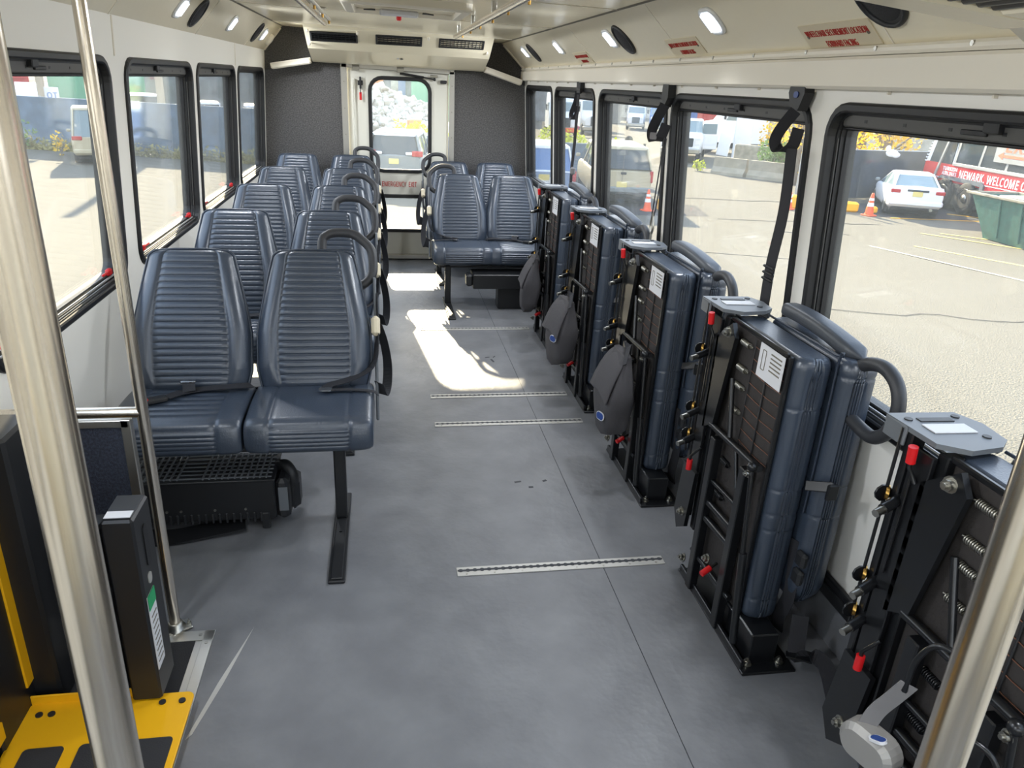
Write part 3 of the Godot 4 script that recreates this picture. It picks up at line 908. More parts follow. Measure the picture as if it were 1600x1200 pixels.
		for i in 9:
			s = Shape.new()
			s.rod(Vector3(0.035, 0.004, 0.15 + i * 0.5), Vector3(0.035, -0.012, 0.15 + i * 0.5), 0.006, 8)
			part(o, "cord_clip", s, M.brass)
	# front air conditioner hanging over the camera; its underside carries a ribbed grille
	o = thing("front_air_conditioner", "cream overhead air conditioner with ribbed grey grille at the upper right corner", "air conditioner", Vector3(0.49, 1.803, -0.7))
	var tilt := Basis(Vector3(0, 0, 1), -0.10)
	s = Shape.new(Transform3D(tilt, Vector3.ZERO))
	s.box(Vector3(0.0, 0.06, 0), Vector3(1.18, 0.085, 1.2), 0.02)
	part(o, "housing", s, M.cream)
	for q in [[Vector3(0, 0.012, -0.545), Vector3(1.18, 0.024, 0.11)], [Vector3(0, 0.012, 0.545), Vector3(1.18, 0.024, 0.11)], [Vector3(0.535, 0.012, 0), Vector3(0.11, 0.024, 0.98)], [Vector3(-0.535, 0.012, 0), Vector3(0.11, 0.024, 0.98)]]:
		s = Shape.new(Transform3D(tilt, Vector3.ZERO))
		s.box(q[0], q[1], 0.006)
		part(o, "underside_rim", s, M.cream)
	s = Shape.new(Transform3D(tilt, Vector3.ZERO))
	s.box(Vector3(0, 0.022, 0), Vector3(0.98, 0.004, 1.0))
	part(o, "filter", s, M.grey_plastic)
	for k in 35:
		s = Shape.new(Transform3D(tilt, Vector3.ZERO))
		s.box(Vector3(-0.471 + k * 0.0277, 0.011, 0), Vector3(0.014, 0.014, 0.98), 0.004)
		part(o, "grille_rib", s, M.rubber_grey)
	s = Shape.new()
	s.bar(Vector3(1.085, 1.762, -1.26), Vector3(1.235, 1.735, -1.36), 0.08, 0.012, Vector3.UP, 0.004)
	solo("filler_strip", s, M.cream_matt, "short cream filler strip between overhead air conditioner and right wall", "trim strip")

# ---------------------------------------------------------------- fixed seats
const LEAN := 0.42
var U_STATIONS := [-1.0, -0.985, -0.94, -0.87, -0.78, -0.70, -0.65, -0.62, -0.59, -0.5, -0.3, -0.1, 0.1, 0.3, 0.5, 0.59, 0.62, 0.65, 0.70, 0.78, 0.87, 0.94, 0.985, 1.0]
const BACK_L := 0.555

func back_half_width(v: float) -> float:
	var w: float
	if v < 0.15: w = lerpf(0.203, 0.222, v / 0.15)
	elif v < 0.40: w = 0.222
	else: w = lerpf(0.222, 0.163, pow((v - 0.40) / 0.53, 1.15)) if v < 0.93 else 0.163
	if v > 0.93: w = 0.163 - 0.055 * (1.0 - sqrt(maxf(0.0, 1.0 - pow((v - 0.93) / 0.07, 2))))
	return w

func back_front(u: float, v: float) -> float:
	var a := absf(u)
	var e := sqrt(maxf(0.0, 1.0 - pow(a, 6)))
	var ends := sqrt(maxf(0.0, 1.0 - pow(absf(2 * v - 1), 26)))
	var z := 0.046 + 0.02 * sin(PI * v)
	if a > 0.62: z += 0.020 * sin(PI * clampf((a - 0.62) / 0.42, 0, 1)) * smoothstep(0.0, 0.2, v) * (1.0 - smoothstep(0.45, 0.9, v) * 0.7)
	z -= 0.007 * exp(-pow((a - 0.62) / 0.018, 2))
	if a < 0.6 and v > 0.06 and v < 0.945:
		var ph := fposmod((v - 0.06) / 0.885 * 19.0, 1.0)
		z -= 0.0065 * pow(absf(2 * ph - 1), 5)
	return z * e * ends

func make_backrest() -> ArrayMesh:
	var s := Shape.new()
	var vs := [0.0, 0.004, 0.015, 0.03, 0.045]
	for k in 19:
		for ph in [0.0, 0.1, 0.25, 0.5, 0.75, 0.9]:
			vs.append(0.06 + 0.885 * (k + ph) / 19.0)
	vs += [0.945, 0.955, 0.965, 0.975, 0.985, 0.993, 0.998, 1.0]
	var rings := []
	for v in vs:
		var ring := []
		var w := back_half_width(v)
		for u in U_STATIONS: ring.append(Vector3(u * w, v * BACK_L, back_front(u, v)))
		var ends := sqrt(maxf(0.0, 1.0 - pow(absf(2 * v - 1), 20)))
		for u in [0.97, 0.8, 0.4, 0.0, -0.4, -0.8, -0.97]:
			ring.append(Vector3(u * w, v * BACK_L, -0.042 * sqrt(1.0 - pow(absf(u), 5)) * ends))
		rings.append(ring)
	s.loft(rings)
	return s.mesh()

func make_back_piping() -> ArrayMesh:
	var s := Shape.new()
	var pts := []
	for k in 23: pts.append(0.02 + k * 0.0425)
	pts += [0.97, 0.982, 0.992]
	var path := []
	for v in pts: path.append(Vector3(-back_half_width(v) * 0.985, v * BACK_L, 0.022))
	path.append(Vector3(-0.06, BACK_L * 1.002, 0.022)); path.append(Vector3(0.06, BACK_L * 1.002, 0.022))
	pts.reverse()
	for v in pts: path.append(Vector3(back_half_width(v) * 0.985, v * BACK_L, 0.022))
	s.tube(path, 0.0045, 6)
	return s.mesh()

func make_cushion(pleated_top: bool) -> ArrayMesh:
	var s := Shape.new()
	# side outline [z, y, groove weight], from the back underside forwards, up the front and back over the top
	var line := [[-0.06, 0.337, 0.0], [0.1, 0.334, 0.0], [0.27, 0.334, 0.0], [0.31, 0.338, 0.0], [0.334, 0.350, 0.0]]
	for k in 5:
		for ph in [0.12, 0.5, 0.88, 1.0]:
			line.append([0.342 + 0.006 * sin(PI * (k + ph) / 5), 0.358 + 0.082 * (k + ph) / 5, pow(absf(2 * ph - 1), 4)])
	for a in [0.25, 0.5, 0.75]:
		line.append([0.302 + 0.040 * cos(a * PI / 2), 0.440 + 0.038 * sin(a * PI / 2), 0.0])
	for k in 8:
		for ph in [0.0, 0.12, 0.5, 0.88]:
			line.append([0.302 - 0.32 * (k + ph) / 8, 0.478 + 0.008 * sin(PI * (k + ph) / 8), pow(absf(2 * ph - 1), 4) if pleated_top else 0.0])
	line.append([-0.03, 0.476, 0.0]); line.append([-0.06, 0.45, 0.0])
	var rings := []
	for u in U_STATIONS:
		var a := absf(u)
		var e := sqrt(maxf(0.0, 1.0 - pow(a, 12)))
		var ring := []
		for p in line:
			var z: float = p[0]
			var y: float = p[1]
			var g: float = (0.005 * p[2] if a < 0.6 else 0.0) + 0.005 * exp(-pow((a - 0.62) / 0.018, 2))
			var d := Vector2(z - 0.14, (y - 0.405) * 2.4).normalized()
			z -= d.x * g; y -= d.y * g
			z = 0.14 + (z - 0.14) * lerpf(0.93, 1.0, e)
			y = 0.405 + (y - 0.405) * lerpf(0.72, 1.0, e)
			ring.append(Vector3(u * 0.226, y, z))
		rings.append(ring)
	s.loft(rings)
	return s.mesh()

var back_mesh: ArrayMesh
var piping_mesh: ArrayMesh
var cushion_plain: ArrayMesh
var cushion_pleated: ArrayMesh

func double_seat(at: Vector3, s: int, half: float, label: String, group: String) -> Node3D:
	# s = +1 when the aisle is on the +x side
	var o := thing("double_seat", label, "seat", at, 0.0, group)
	var lean := Transform3D(Basis(Vector3.RIGHT, -LEAN), Vector3(0, 0.452, -0.01))
	for k in 2:
		var cx: float = s * half * (1 if k == 0 else -1)
		var c := part(o, "seat_cushion", cushion_plain if k == 0 else cushion_pleated, M.leather)
		c.position.x = cx
		var b := part(o, "backrest", back_mesh, M.leather)
		b.transform = Transform3D(Basis(), Vector3(cx, 0, 0)) * lean
		part(b, "piping", piping_mesh, M.piping)
		# lap belt lying on the cushion
		var st := Shape.new()
		if k == 1:
			st.strap(curve([Vector3(cx + s * 0.22, 0.49, 0.02), Vector3(cx + s * 0.16, 0.502, 0.06), Vector3(cx + s * 0.05, 0.494, 0.06), Vector3(cx - s * 0.02, 0.497, 0.10), Vector3(cx - s * 0.06, 0.495, 0.14)]), Vector3(0.2, 0, 1), 0.045)
			st.strap(curve([Vector3(cx - s * 0.02, 0.50, 0.015), Vector3(cx - s * 0.0, 0.52, 0.06), Vector3(cx + s * 0.01, 0.50, 0.10)]), Vector3(1, 0, 0.1), 0.045)
		else:
			st.strap(curve([Vector3(cx + s * 0.238, 0.80, -0.17), Vector3(cx + s * 0.242, 0.66, -0.08), Vector3(cx + s * 0.225, 0.56, 0.0), Vector3(cx + s * 0.14, 0.515, 0.035), Vector3(cx + s * 0.06, 0.50, 0.06), Vector3(cx + s * 0.045, 0.497, 0.10)]), Vector3(0.3, 0, 1), 0.045)
			st.strap(curve([Vector3(cx + s * 0.05, 0.499, 0.11), Vector3(cx + s * 0.12, 0.496, 0.10), Vector3(cx + s * 0.22, 0.487, 0.10), Vector3(cx + s * 0.245, 0.47, 0.10)]), Vector3(0, 0, 1), 0.022)
		var bl := part(o, "lap_belt", st, M.webbing)
		st = Shape.new()
		if k == 1:
			st.box(Vector3(cx - s * 0.09, 0.497, 0.165), Vector3(0.075, 0.018, 0.04), 0.005, Basis(Vector3.UP, s * 0.5))
			part(bl, "buckle", st, M.black_plastic)
			st = Shape.new()
			st.box(Vector3(cx - s * 0.118, 0.499, 0.182), Vector3(0.016, 0.016, 0.03), 0.003, Basis(Vector3.UP, s * 0.5))
			part(bl, "button", st, M.red, "red release button")
			st = Shape.new()
			st.box(Vector3(cx + s * 0.0, 0.524, 0.055), Vector3(0.055, 0.005, 0.022), 0.002)
			part(bl, "tongue", st, M.chrome)
		else:
			st.slab(Vector3(cx + s * 0.045, 0.500, 0.105), Vector3(1, 0, 0), Vector3(0, 0, -1), 0.05, 0.034, 0.012, 0.004)
			part(bl, "tongue", st, M.chrome)
	# frame, leg and floor foot
	var f := Shape.new()
	f.box(Vector3(0, 0.315, 0.20), Vector3(half * 2 + 0.36, 0.035, 0.035), 0.004)
	f.box(Vector3(0, 0.315, 0.0), Vector3(half * 2 + 0.36, 0.035, 0.035), 0.004)
	for x in [-half - 0.1, -half + 0.1, half - 0.1, half + 0.1]:
		f.box(Vector3(x, 0.318, 0.10), Vector3(0.03, 0.03, 0.24), 0.003)
	f.box(Vector3(0, 0.42, -0.075), Vector3(half * 2 + 0.38, 0.05, 0.02), 0.003)
	part(o, "seat_frame", f, M.black_satin)
	f = Shape.new()
	f.box(Vector3(s * 0.325, 0.165, 0.222), Vector3(0.044, 0.31, 0.05), 0.005)
	f.box(Vector3(s * 0.325, 0.295, 0.12), Vector3(0.044, 0.03, 0.22), 0.004)
	part(o, "leg", f, M.black_satin)
	f = Shape.new()
	f.box(Vector3(s * 0.325, 0.006, 0.35), Vector3(0.058, 0.012, 0.60), 0.003)
	f.box(Vector3(s * 0.325, 0.014, 0.45), Vector3(0.04, 0.008, 0.38), 0.003)
	var ft := part(o, "floor_foot", f, M.black_satin)
	f = Shape.new()
	f.rod(Vector3(s * 0.325, 0.014, 0.35), Vector3(s * 0.325, 0.021, 0.35), 0.006, 6)
	part(ft, "bolt", f, M.black_metal)
	# grab handle on the aisle shoulder
	f = Shape.new()
	var hx: float = s * half
	var hp := []
	for p in [Vector2(0.03, 0.49), Vector2(0.03, 0.595), Vector2(0.046, 0.624), Vector2(0.085, 0.637), Vector2(0.15, 0.632), Vector2(0.192, 0.605), Vector2(0.226, 0.565), Vector2(0.232, 0.50), Vector2(0.222, 0.455), Vector2(0.19, 0.425), Vector2(0.15, 0.41)]:
		hp.append(lean * Vector3(s * p.x + hx, p.y, -0.02))
	f.tube(curve(hp, 4), 0.0185, 10)
	part(o, "grab_handle", f, M.handle)
	# belt reel, side arm and hanging webbing on the aisle side
	f = Shape.new()
	f.box(Vector3(hx + s * 0.238, 0.69, -0.09), Vector3(0.035, 0.08, 0.055), 0.012, Basis(Vector3.RIGHT, -LEAN))
	part(o, "belt_guide", f, M.cream_label, "pale plastic belt guide")
	f = Shape.new()
	f.bar(Vector3(hx + s * 0.236, 0.86, -0.20), Vector3(hx + s * 0.24, 0.33, 0.03), 0.012, 0.05, Vector3(0, 0, 1), 0.004)
	part(o, "side_arm", f, M.grey_plastic)
	f = Shape.new()
	f.strap(curve([Vector3(hx + s * 0.245, 0.70, -0.10), Vector3(hx + s * 0.268, 0.61, -0.14), Vector3(hx + s * 0.282, 0.51, -0.14), Vector3(hx + s * 0.278, 0.43, -0.10), Vector3(hx + s * 0.262, 0.41, -0.05), Vector3(hx + s * 0.248, 0.48, 0.0)]), Vector3(0.75, 0, 0.65), 0.046)
	part(o, "hanging_belt", f, M.webbing)
	return o

func build_seats():
	back_mesh = make_backrest()
	piping_mesh = make_back_piping()
	cushion_plain = make_cushion(false)
	cushion_pleated = make_cushion(true)
	var rows := [-2.83, -3.78, -4.76, -5.74, -6.79]
	var names := ["navy double seat nearest the camera on the left, above the black floor heater", "navy double seat in the second left row, directly behind the front left seat", "navy double seat in the third left row, the middle one of five", "navy double seat in the fourth left row, second from the rear wall", "navy double seat in the last left row, against the grey carpeted rear wall"]
	for k in 5:
		double_seat(Vector3(-0.515, 0, rows[k]), 1, 0.23, names[k], "navy double seats left of the aisle")
	var rs := double_seat(Vector3(0.79, 0, -5.87), -1, 0.212, "navy double seat right of the aisle just behind the folded seats, in sunlight", "navy double seats right of the aisle")
	rs.scale.y = 0.962
	rs = double_seat(Vector3(0.79, 0, -6.84), -1, 0.212, "navy double seat right of the aisle against the rear wall beside the door", "navy double seats right of the aisle")
	rs.scale.y = 0.962

# ---------------------------------------------------------------- folded flip-up seats
func upright_pad(x0: float, x1: float, z0: float, z1: float, y0: float, y1: float, seams: Array, ribs: Array, foot: float) -> Shape:
	# an upholstered slab standing on edge; ribs are fractions across the front face where grooves run up
	var s := Shape.new()
	var ys := []
	var n := 26
	for k in n + 1: ys.append(y0 + (y1 - y0) * k / n)
	for q in seams:
		for d in [-0.012, -0.005, 0.0, 0.005, 0.012]: ys.append(q + d)
	for d in [0.004, 0.012, 0.025]:
		ys.append(y0 + d); ys.append(y1 - d)
	ys.sort()
	var cx := (x0 + x1) / 2
	var cz := (z0 + z1) / 2
	var rings := []
	for y in ys:
		var q := 0.0
		for m in seams: q = maxf(q, 1.0 - absf(y - m) / 0.006)
		q = maxf(q, 0.0)
		var edge := minf(y - y0, y1 - y)
		var sc := sqrt(maxf(0.0, 1.0 - pow(1.0 - minf(edge / 0.028, 1.0), 2)))
		var low := clampf((y - y0) / maxf(foot, 0.001), 0, 1) if foot > 0.0 else 1.0
		var hx := (x1 - x0) / 2 - 0.0022 * q - 0.014 * (1 - sc) - 0.03 * (1 - low) * (1 - low)
		var hz := (z1 - z0) / 2 - 0.0022 * q - 0.014 * (1 - sc) - 0.05 * (1 - low) * (1 - low)
		var ring := []
		var r := 0.026
		# order: front-left corner (left to front), then ribs across the front, then the rest
		var fl := []
		for a in [1.0, 0.7, 0.35, 0.0]: fl.append(Vector3(cx - hx + r - r * sin(a * PI / 2), y, cz + hz - r + r * cos(a * PI / 2)))
		for m in ribs:
			for d in [[-0.006, 0.0], [-0.0012, 0.005], [0.0012, 0.005], [0.006, 0.0]]:
				fl.append(Vector3(cx - hx + r + (2 * hx - 2 * r) * m + d[0], y, cz + hz - (d[1] if q < 0.3 and edge > 0.05 else 0.0) + 0.004 * sin(PI * m)))
		for a in [0.0, 0.35, 0.7, 1.0]: fl.append(Vector3(cx + hx - r + r * sin(a * PI / 2), y, cz + hz - r + r * cos(a * PI / 2)))
		for a in [1.0, 0.7, 0.35, 0.0]: fl.append(Vector3(cx + hx - r + r * sin(a * PI / 2), y, cz - hz + r - r * cos(a * PI / 2)))
		for a in [0.0, 0.35, 0.7, 1.0]: fl.append(Vector3(cx - hx + r - r * sin(a * PI / 2), y, cz - hz + r - r * cos(a * PI / 2)))
		rings.append(fl)
	s.loft(rings)
	return s

func coil(r: float, wire: float, turns: int, length: float) -> ArrayMesh:
	var s := Shape.new()
	var pts := [Vector3(0, 0, -0.012)]
	for k in turns * 8 + 1:
		var a := TAU * k / 8.0
		pts.append(Vector3(r * cos(a), r * sin(a), length * k / (turns * 8.0)))
	pts.append(Vector3(0, 0, length + 0.012))
	s.tube(pts, wire, 5)
	return s.mesh()

func hex_bolt(parent: Node, at: Vector3, dir: Vector3, r: float, m: Material):
	var s := Shape.new()
	s.rod(at, at + dir * r * 0.25, r * 1.35, 12)
	s.rod(at + dir * r * 0.25, at + dir * r * 1.1, r, 6)
	s.rod(at + dir * r * 1.1, at + dir * r * 1.7, r * 0.5, 8)
	part(parent, "bolt", s, m)

func folding_seat(label: String, at: Vector3) -> Node3D:
	var o := thing("folding_seat", label, "folding seat", at, 0.0, "folded navy flip-up seats along the right wall")
	var s := Shape.new()
	s.box(Vector3(0.085, 0.005, -0.255), Vector3(0.175, 0.010, 0.53), 0.002)
	var bp := part(o, "base_plate", s, M.black_metal)
	for p in [Vector2(0.03, -0.03), Vector2(0.135, -0.03), Vector2(0.03, -0.49), Vector2(0.135, -0.49)]:
		hex_bolt(bp, Vector3(p.x, 0.010, p.y), Vector3.UP, 0.011, M.zinc)
	# uprights and linkage on the aisle side
	for p in [[-0.41, 0.0], [-0.205, 0.004]]:
		s = Shape.new()
		s.box(Vector3(p[1], 0.30, p[0]), Vector3(0.03, 0.58, 0.036), 0.003)
		part(o, "upright", s, M.black_metal)
	s = Shape.new()
	s.box(Vector3(0.075, 0.06, -0.11), Vector3(0.09, 0.11, 0.16), 0.004)
	s.box(Vector3(0.004, 0.02, -0.26), Vector3(0.012, 0.03, 0.50), 0.002)
	part(o, "foot_block", s, M.black_metal)
	for q in [[0.61, -0.47, -0.14, 0.011], [0.44, -0.40, -0.21, 0.008], [0.36, -0.40, -0.21, 0.012], [0.30, -0.40, -0.21, 0.012], [0.14, -0.45, -0.16, 0.009]]:
		s = Shape.new()
		s.rod(Vector3(0.002, q[0], q[1]), Vector3(0.006, q[0] + 0.012, q[2]), q[3])
		part(o, "cross_rod", s, M.black_metal)
	s = Shape.new()
	s.rod(Vector3(-0.012, 0.62, -0.15), Vector3(-0.012, 0.33, -0.10), 0.007)
	s.rod(Vector3(-0.012, 0.36, -0.105), Vector3(-0.012, 0.07, -0.06), 0.012)
	s.ball(Vector3(-0.012, 0.625, -0.15), Vector3(0.016, 0.016, 0.016))
	part(o, "gas_strut", s, M.black_metal)
	s = Shape.new()
	s.rod(Vector3(0.01, 0.80, -0.40), Vector3(0.0, 0.63, -0.33), 0.008)
	s.rod(Vector3(0.012, 0.60, -0.30), Vector3(0.004, 0.50, -0.24), 0.007)
	part(o, "brace", s, M.black_metal)
	# hinge channel at the back edge
	s = Shape.new()
	s.box(Vector3(0.012, 0.585, -0.585), Vector3(0.035, 0.80, 0.02), 0.003)
	s.box(Vector3(0.0, 0.60, -0.535), Vector3(0.012, 0.72, 0.06), 0.002)
	s.box(Vector3(0.03, 0.58, -0.50), Vector3(0.04, 0.78, 0.03), 0.003)
	s.prism([Vector2(-0.52, 0.90), Vector2(-0.43, 0.97), Vector2(-0.40, 0.93), Vector2(-0.45, 0.62), Vector2(-0.52, 0.58)], Vector3(-0.006, 0, 0), Vector3(0.008, 0, 0), Vector3(0, 0, 1), Vector3(0, 1, 0))
	s.prism([Vector2(-0.60, 0.22), Vector2(-0.56, 0.16), Vector2(-0.50, 0.20), Vector2(-0.48, 0.42), Vector2(-0.58, 0.42)], Vector3(-0.02, 0, 0), Vector3(-0.006, 0, 0), Vector3(0, 0, 1), Vector3(0, 1, 0))
	part(o, "hinge_channel", s, M.black_metal)
	s = Shape.new()
	s.rod(Vector3(-0.012, 0.985, -0.60), Vector3(-0.012, 0.45, -0.60), 0.004, 6)
	s.rod(Vector3(-0.010, 0.90, -0.545), Vector3(-0.010, 0.66, -0.545), 0.003, 6)
	part(o, "pull_rod", s, M.black_metal)
	for y in [0.83, 0.62, 0.52]:
		s = Shape.new()
		s.rod(Vector3(0.01, y, -0.575), Vector3(-0.05, y - 0.012, -0.55), 0.012)
		s.rod(Vector3(-0.02, y, -0.595), Vector3(-0.02, y, -0.60), 0.02, 10)
		var pv := part(o, "pivot", s, M.black_metal)
		s = Shape.new()
		s.rod(Vector3(-0.048, y - 0.0115, -0.551), Vector3(-0.072, y - 0.016, -0.541), 0.009, 8)
		part(pv, "pin", s, M.zinc)
		s = Shape.new()
		s.rod(Vector3(-0.006, y, -0.598), Vector3(-0.012, y, -0.602), 0.017, 12)
		part(pv, "washer", s, M.brass)
	hex_bolt(o, Vector3(-0.006, 0.936, -0.445), Vector3(-1, 0, 0.2).normalized(), 0.013, M.zinc)
	hex_bolt(o, Vector3(-0.02, 0.245, -0.53), Vector3(-1, 0, 0), 0.012, M.zinc)
	hex_bolt(o, Vector3(-0.015, 0.60, -0.155), Vector3(-1, 0, 0), 0.010, M.zinc)
	hex_bolt(o, Vector3(-0.015, 0.09, -0.47), Vector3(-1, 0.3, 0), 0.012, M.zinc)
	hex_bolt(o, Vector3(-0.015, 0.205, -0.30), Vector3(-1, 0.2, 0), 0.012, M.zinc)
	# levers with red tips
	for p in [[Vector3(-0.01, 0.89, -0.53), Vector3(-0.02, 0.92, -0.545), Vector3(-0.024, 0.95, -0.543)], [Vector3(-0.006, 0.51, -0.50), Vector3(-0.03, 0.47, -0.515), Vector3(-0.03, 0.44, -0.515)], [Vector3(0.01, 0.20, -0.28), Vector3(-0.02, 0.185, -0.272), Vector3(-0.03, 0.181, -0.268)]]:
		s = Shape.new()
		s.tube(p, 0.005, 6)
		var lv := part(o, "lever", s, M.black_metal)
		s = Shape.new()
		var d: Vector3 = (p[2] - p[1]).normalized()
		s.rod(p[2] - d * 0.018, p[2] + d * 0.02, 0.010, 10)
		part(lv, "red_tip", s, M.red, "red rubber tip")
	# underside of the seat: sheet, springs, wires and label
	s = Shape.new()
	s.box(Vector3(0.034, 0.535, -0.315), Vector3(0.008, 0.85, 0.35))
	part(o, "underside_sheet", s, M.mat_cloth, "dark cloth underside sheet")
	s = Shape.new()
	for q in [[Vector3(0.024, 0.968, -0.49), Vector3(0.024, 0.968, -0.14)], [Vector3(0.024, 0.11, -0.47), Vector3(0.024, 0.11, -0.14)], [Vector3(0.030, 0.10, -0.136), Vector3(0.030, 0.968, -0.136)]]:
		s.bar(q[0], q[1], 0.014, 0.012, Vector3.RIGHT, 0.003)
	part(o, "pan_frame", s, M.black_metal)
	for y in [0.922, 0.842, 0.785, 0.706, 0.52, 0.40, 0.28]:
		var c := part(o, "spring", spring_mesh, M.zinc if y > 0.6 else M.black_metal)
		c.position = Vector3(0.022, y, -0.40)
	for k in 9:
		s = Shape.new()
		s.tube([Vector3(0.026, 0.93 - k * 0.038, -0.325), Vector3(0.027, 0.925 - k * 0.038, -0.22), Vector3(0.026, 0.93 - k * 0.038, -0.142)], 0.0016, 4)
		part(o, "support_wire", s, M.copper)
	s = Shape.new()
	s.tube([Vector3(0.026, 0.95, -0.235), Vector3(0.026, 0.60, -0.235)], 0.003, 5)
	s.tube([Vector3(0.026, 0.95, -0.325), Vector3(0.026, 0.60, -0.325)], 0.002, 5)
	part(o, "support_cord", s, M.black_plastic)
	s = Shape.new()
	s.box(Vector3(0.018, 0.910, -0.212), Vector3(0.002, 0.10, 0.14))
	var lb := part(o, "label_plate", s, M.white_label, "white printed instruction label")
	s = Shape.new()
	for k in 5: s.box(Vector3(0.0165, 0.945 - k * 0.012, -0.185), Vector3(0.0012, 0.004, 0.06))
	part(lb, "print", s, M.seam)
	s = Shape.new()
	s.ring(Vector3(0.0168, 0.915, -0.252), Vector3(0, 0, 1), Vector3(0, 1, 0), 0.022, 0.06, 0.004, [Vector2(0, 0), Vector2(0, 0.001), Vector2(0.002, 0.001), Vector2(0.002, 0)])
	part(lb, "pictogram", s, M.seam)
	# pads
	part(o, "seat_cushion", upright_pad(0.04, 0.146, -0.53, -0.105, 0.11, 0.968, [0.82, 0.565, 0.485, 0.43, 0.185], [0.3, 0.45, 0.62, 0.8], 0.0), M.leather)
	part(o, "backrest", upright_pad(0.152, 0.255, -0.50, -0.06, 0.165, 0.975, [0.93, 0.60, 0.50], [0.12, 0.24, 0.36, 0.5, 0.62], 0.10), M.leather)
	s = Shape.new()
	s.tube(curve([Vector3(0.150, 0.975, -0.50), Vector3(0.150, 0.978, -0.12), Vector3(0.146, 0.955, -0.098), Vector3(0.145, 0.5, -0.094)], 4), 0.004, 6)
	part(o, "piping", s, M.piping)
	# padded arm lying along the top
	var rings := []
	for k in 15:
		var t := k / 14.0
		var z := lerpf(-0.46, -0.085, t)
		var y := 0.998 + 0.022 * sin(PI * (0.25 + 0.75 * t)) - 0.02 * t * t
		var e := sqrt(maxf(0.02, 1.0 - pow(absf(2 * t - 1), 14)))
		var ring := []
		for q in Shape.round_rect(0.062 * e, 0.042 * e, 0.014, 3): ring.append(Vector3(0.176 + 0.035 * t * t + q.x, y + q.y, z))
		rings.append(ring)
	s = Shape.new()
	s.loft(rings)
	part(o, "armrest", s, M.vinyl_dark)
	s = Shape.new()
	s.tube(curve([Vector3(0.2, 0.955, -0.09), Vector3(0.2, 0.982, -0.04), Vector3(0.2, 0.992, 0.02), Vector3(0.2, 0.968, 0.075), Vector3(0.2, 0.915, 0.10), Vector3(0.2, 0.85, 0.088), Vector3(0.2, 0.81, 0.045), Vector3(0.2, 0.805, 0.0), Vector3(0.2, 0.815, -0.075)], 5), 0.0185, 10)
	part(o, "grab_handle", s, M.handle)
	# plastic hinge cover on top
	s = Shape.new()
	s.prism([Vector2(-0.012, -0.66), Vector2(0.15, -0.66), Vector2(0.175, -0.60), Vector2(0.165, -0.52), Vector2(0.13, -0.49), Vector2(0.05, -0.475), Vector2(-0.005, -0.51)], Vector3(0, 0.981, 0), Vector3(0, 0.992, 0), Vector3.RIGHT, Vector3(0, 0, 1))
	s.box(Vector3(-0.009, 0.968, -0.625), Vector3(0.008, 0.045, 0.07), 0.003)
	s.box(Vector3(0.165, 0.972, -0.58), Vector3(0.010, 0.036, 0.10), 0.003)
	s.box(Vector3(0.07, 0.968, -0.656), Vector3(0.155, 0.045, 0.010), 0.003)
	var cap := part(o, "hinge_cover", s, M.grey_plastic, "grey moulded hinge cover")
	s = Shape.new()
	s.box(Vector3(0.075, 0.9935, -0.575), Vector3(0.10, 0.002, 0.042))
	part(cap, "sticker", s, M.white_label)
	for p in [Vector2(0.015, -0.625), Vector2(0.135, -0.635), Vector2(0.13, -0.535)]:
		s = Shape.new()
		s.rod(Vector3(p.x, 0.991, p.y), Vector3(p.x, 0.9945, p.y), 0.009, 12)
		part(cap, "plug", s, M.black_plastic)
	s = Shape.new()
	s.box(Vector3(0.075, 0.993, -0.62), Vector3(0.08, 0.002, 0.018))
	part(cap, "raised_lettering_bar", s, M.black_plastic)
	# latch and buckles between the pads
	s = Shape.new()
	s.bar(Vector3(0.120, 0.60, -0.078), Vector3(0.165, 0.625, -0.02), 0.03, 0.006, Vector3(1, 0, 0.5), 0.002)
	s.box(Vector3(0.165, 0.61, -0.018), Vector3(0.035, 0.05, 0.012), 0.004)
	part(o, "strap_latch", s, M.black_metal)
	for q in [0.36, 0.30]:
		s = Shape.new()
		s.box(Vector3(0.152, q, -0.062), Vector3(0.022, 0.05, 0.045), 0.008)
		part(o, "buckle", s, M.black_plastic)
	s = Shape.new()
	s.strap(curve([Vector3(0.15, 0.40, -0.10), Vector3(0.16, 0.22, -0.09), Vector3(0.17, 0.10, -0.13), Vector3(0.19, 0.03, -0.16), Vector3(0.20, 0.016, -0.26)]), Vector3(0.3, 0, 1), 0.046)
	part(o, "lap_belt", s, M.webbing)
	return o

var spring_mesh: ArrayMesh

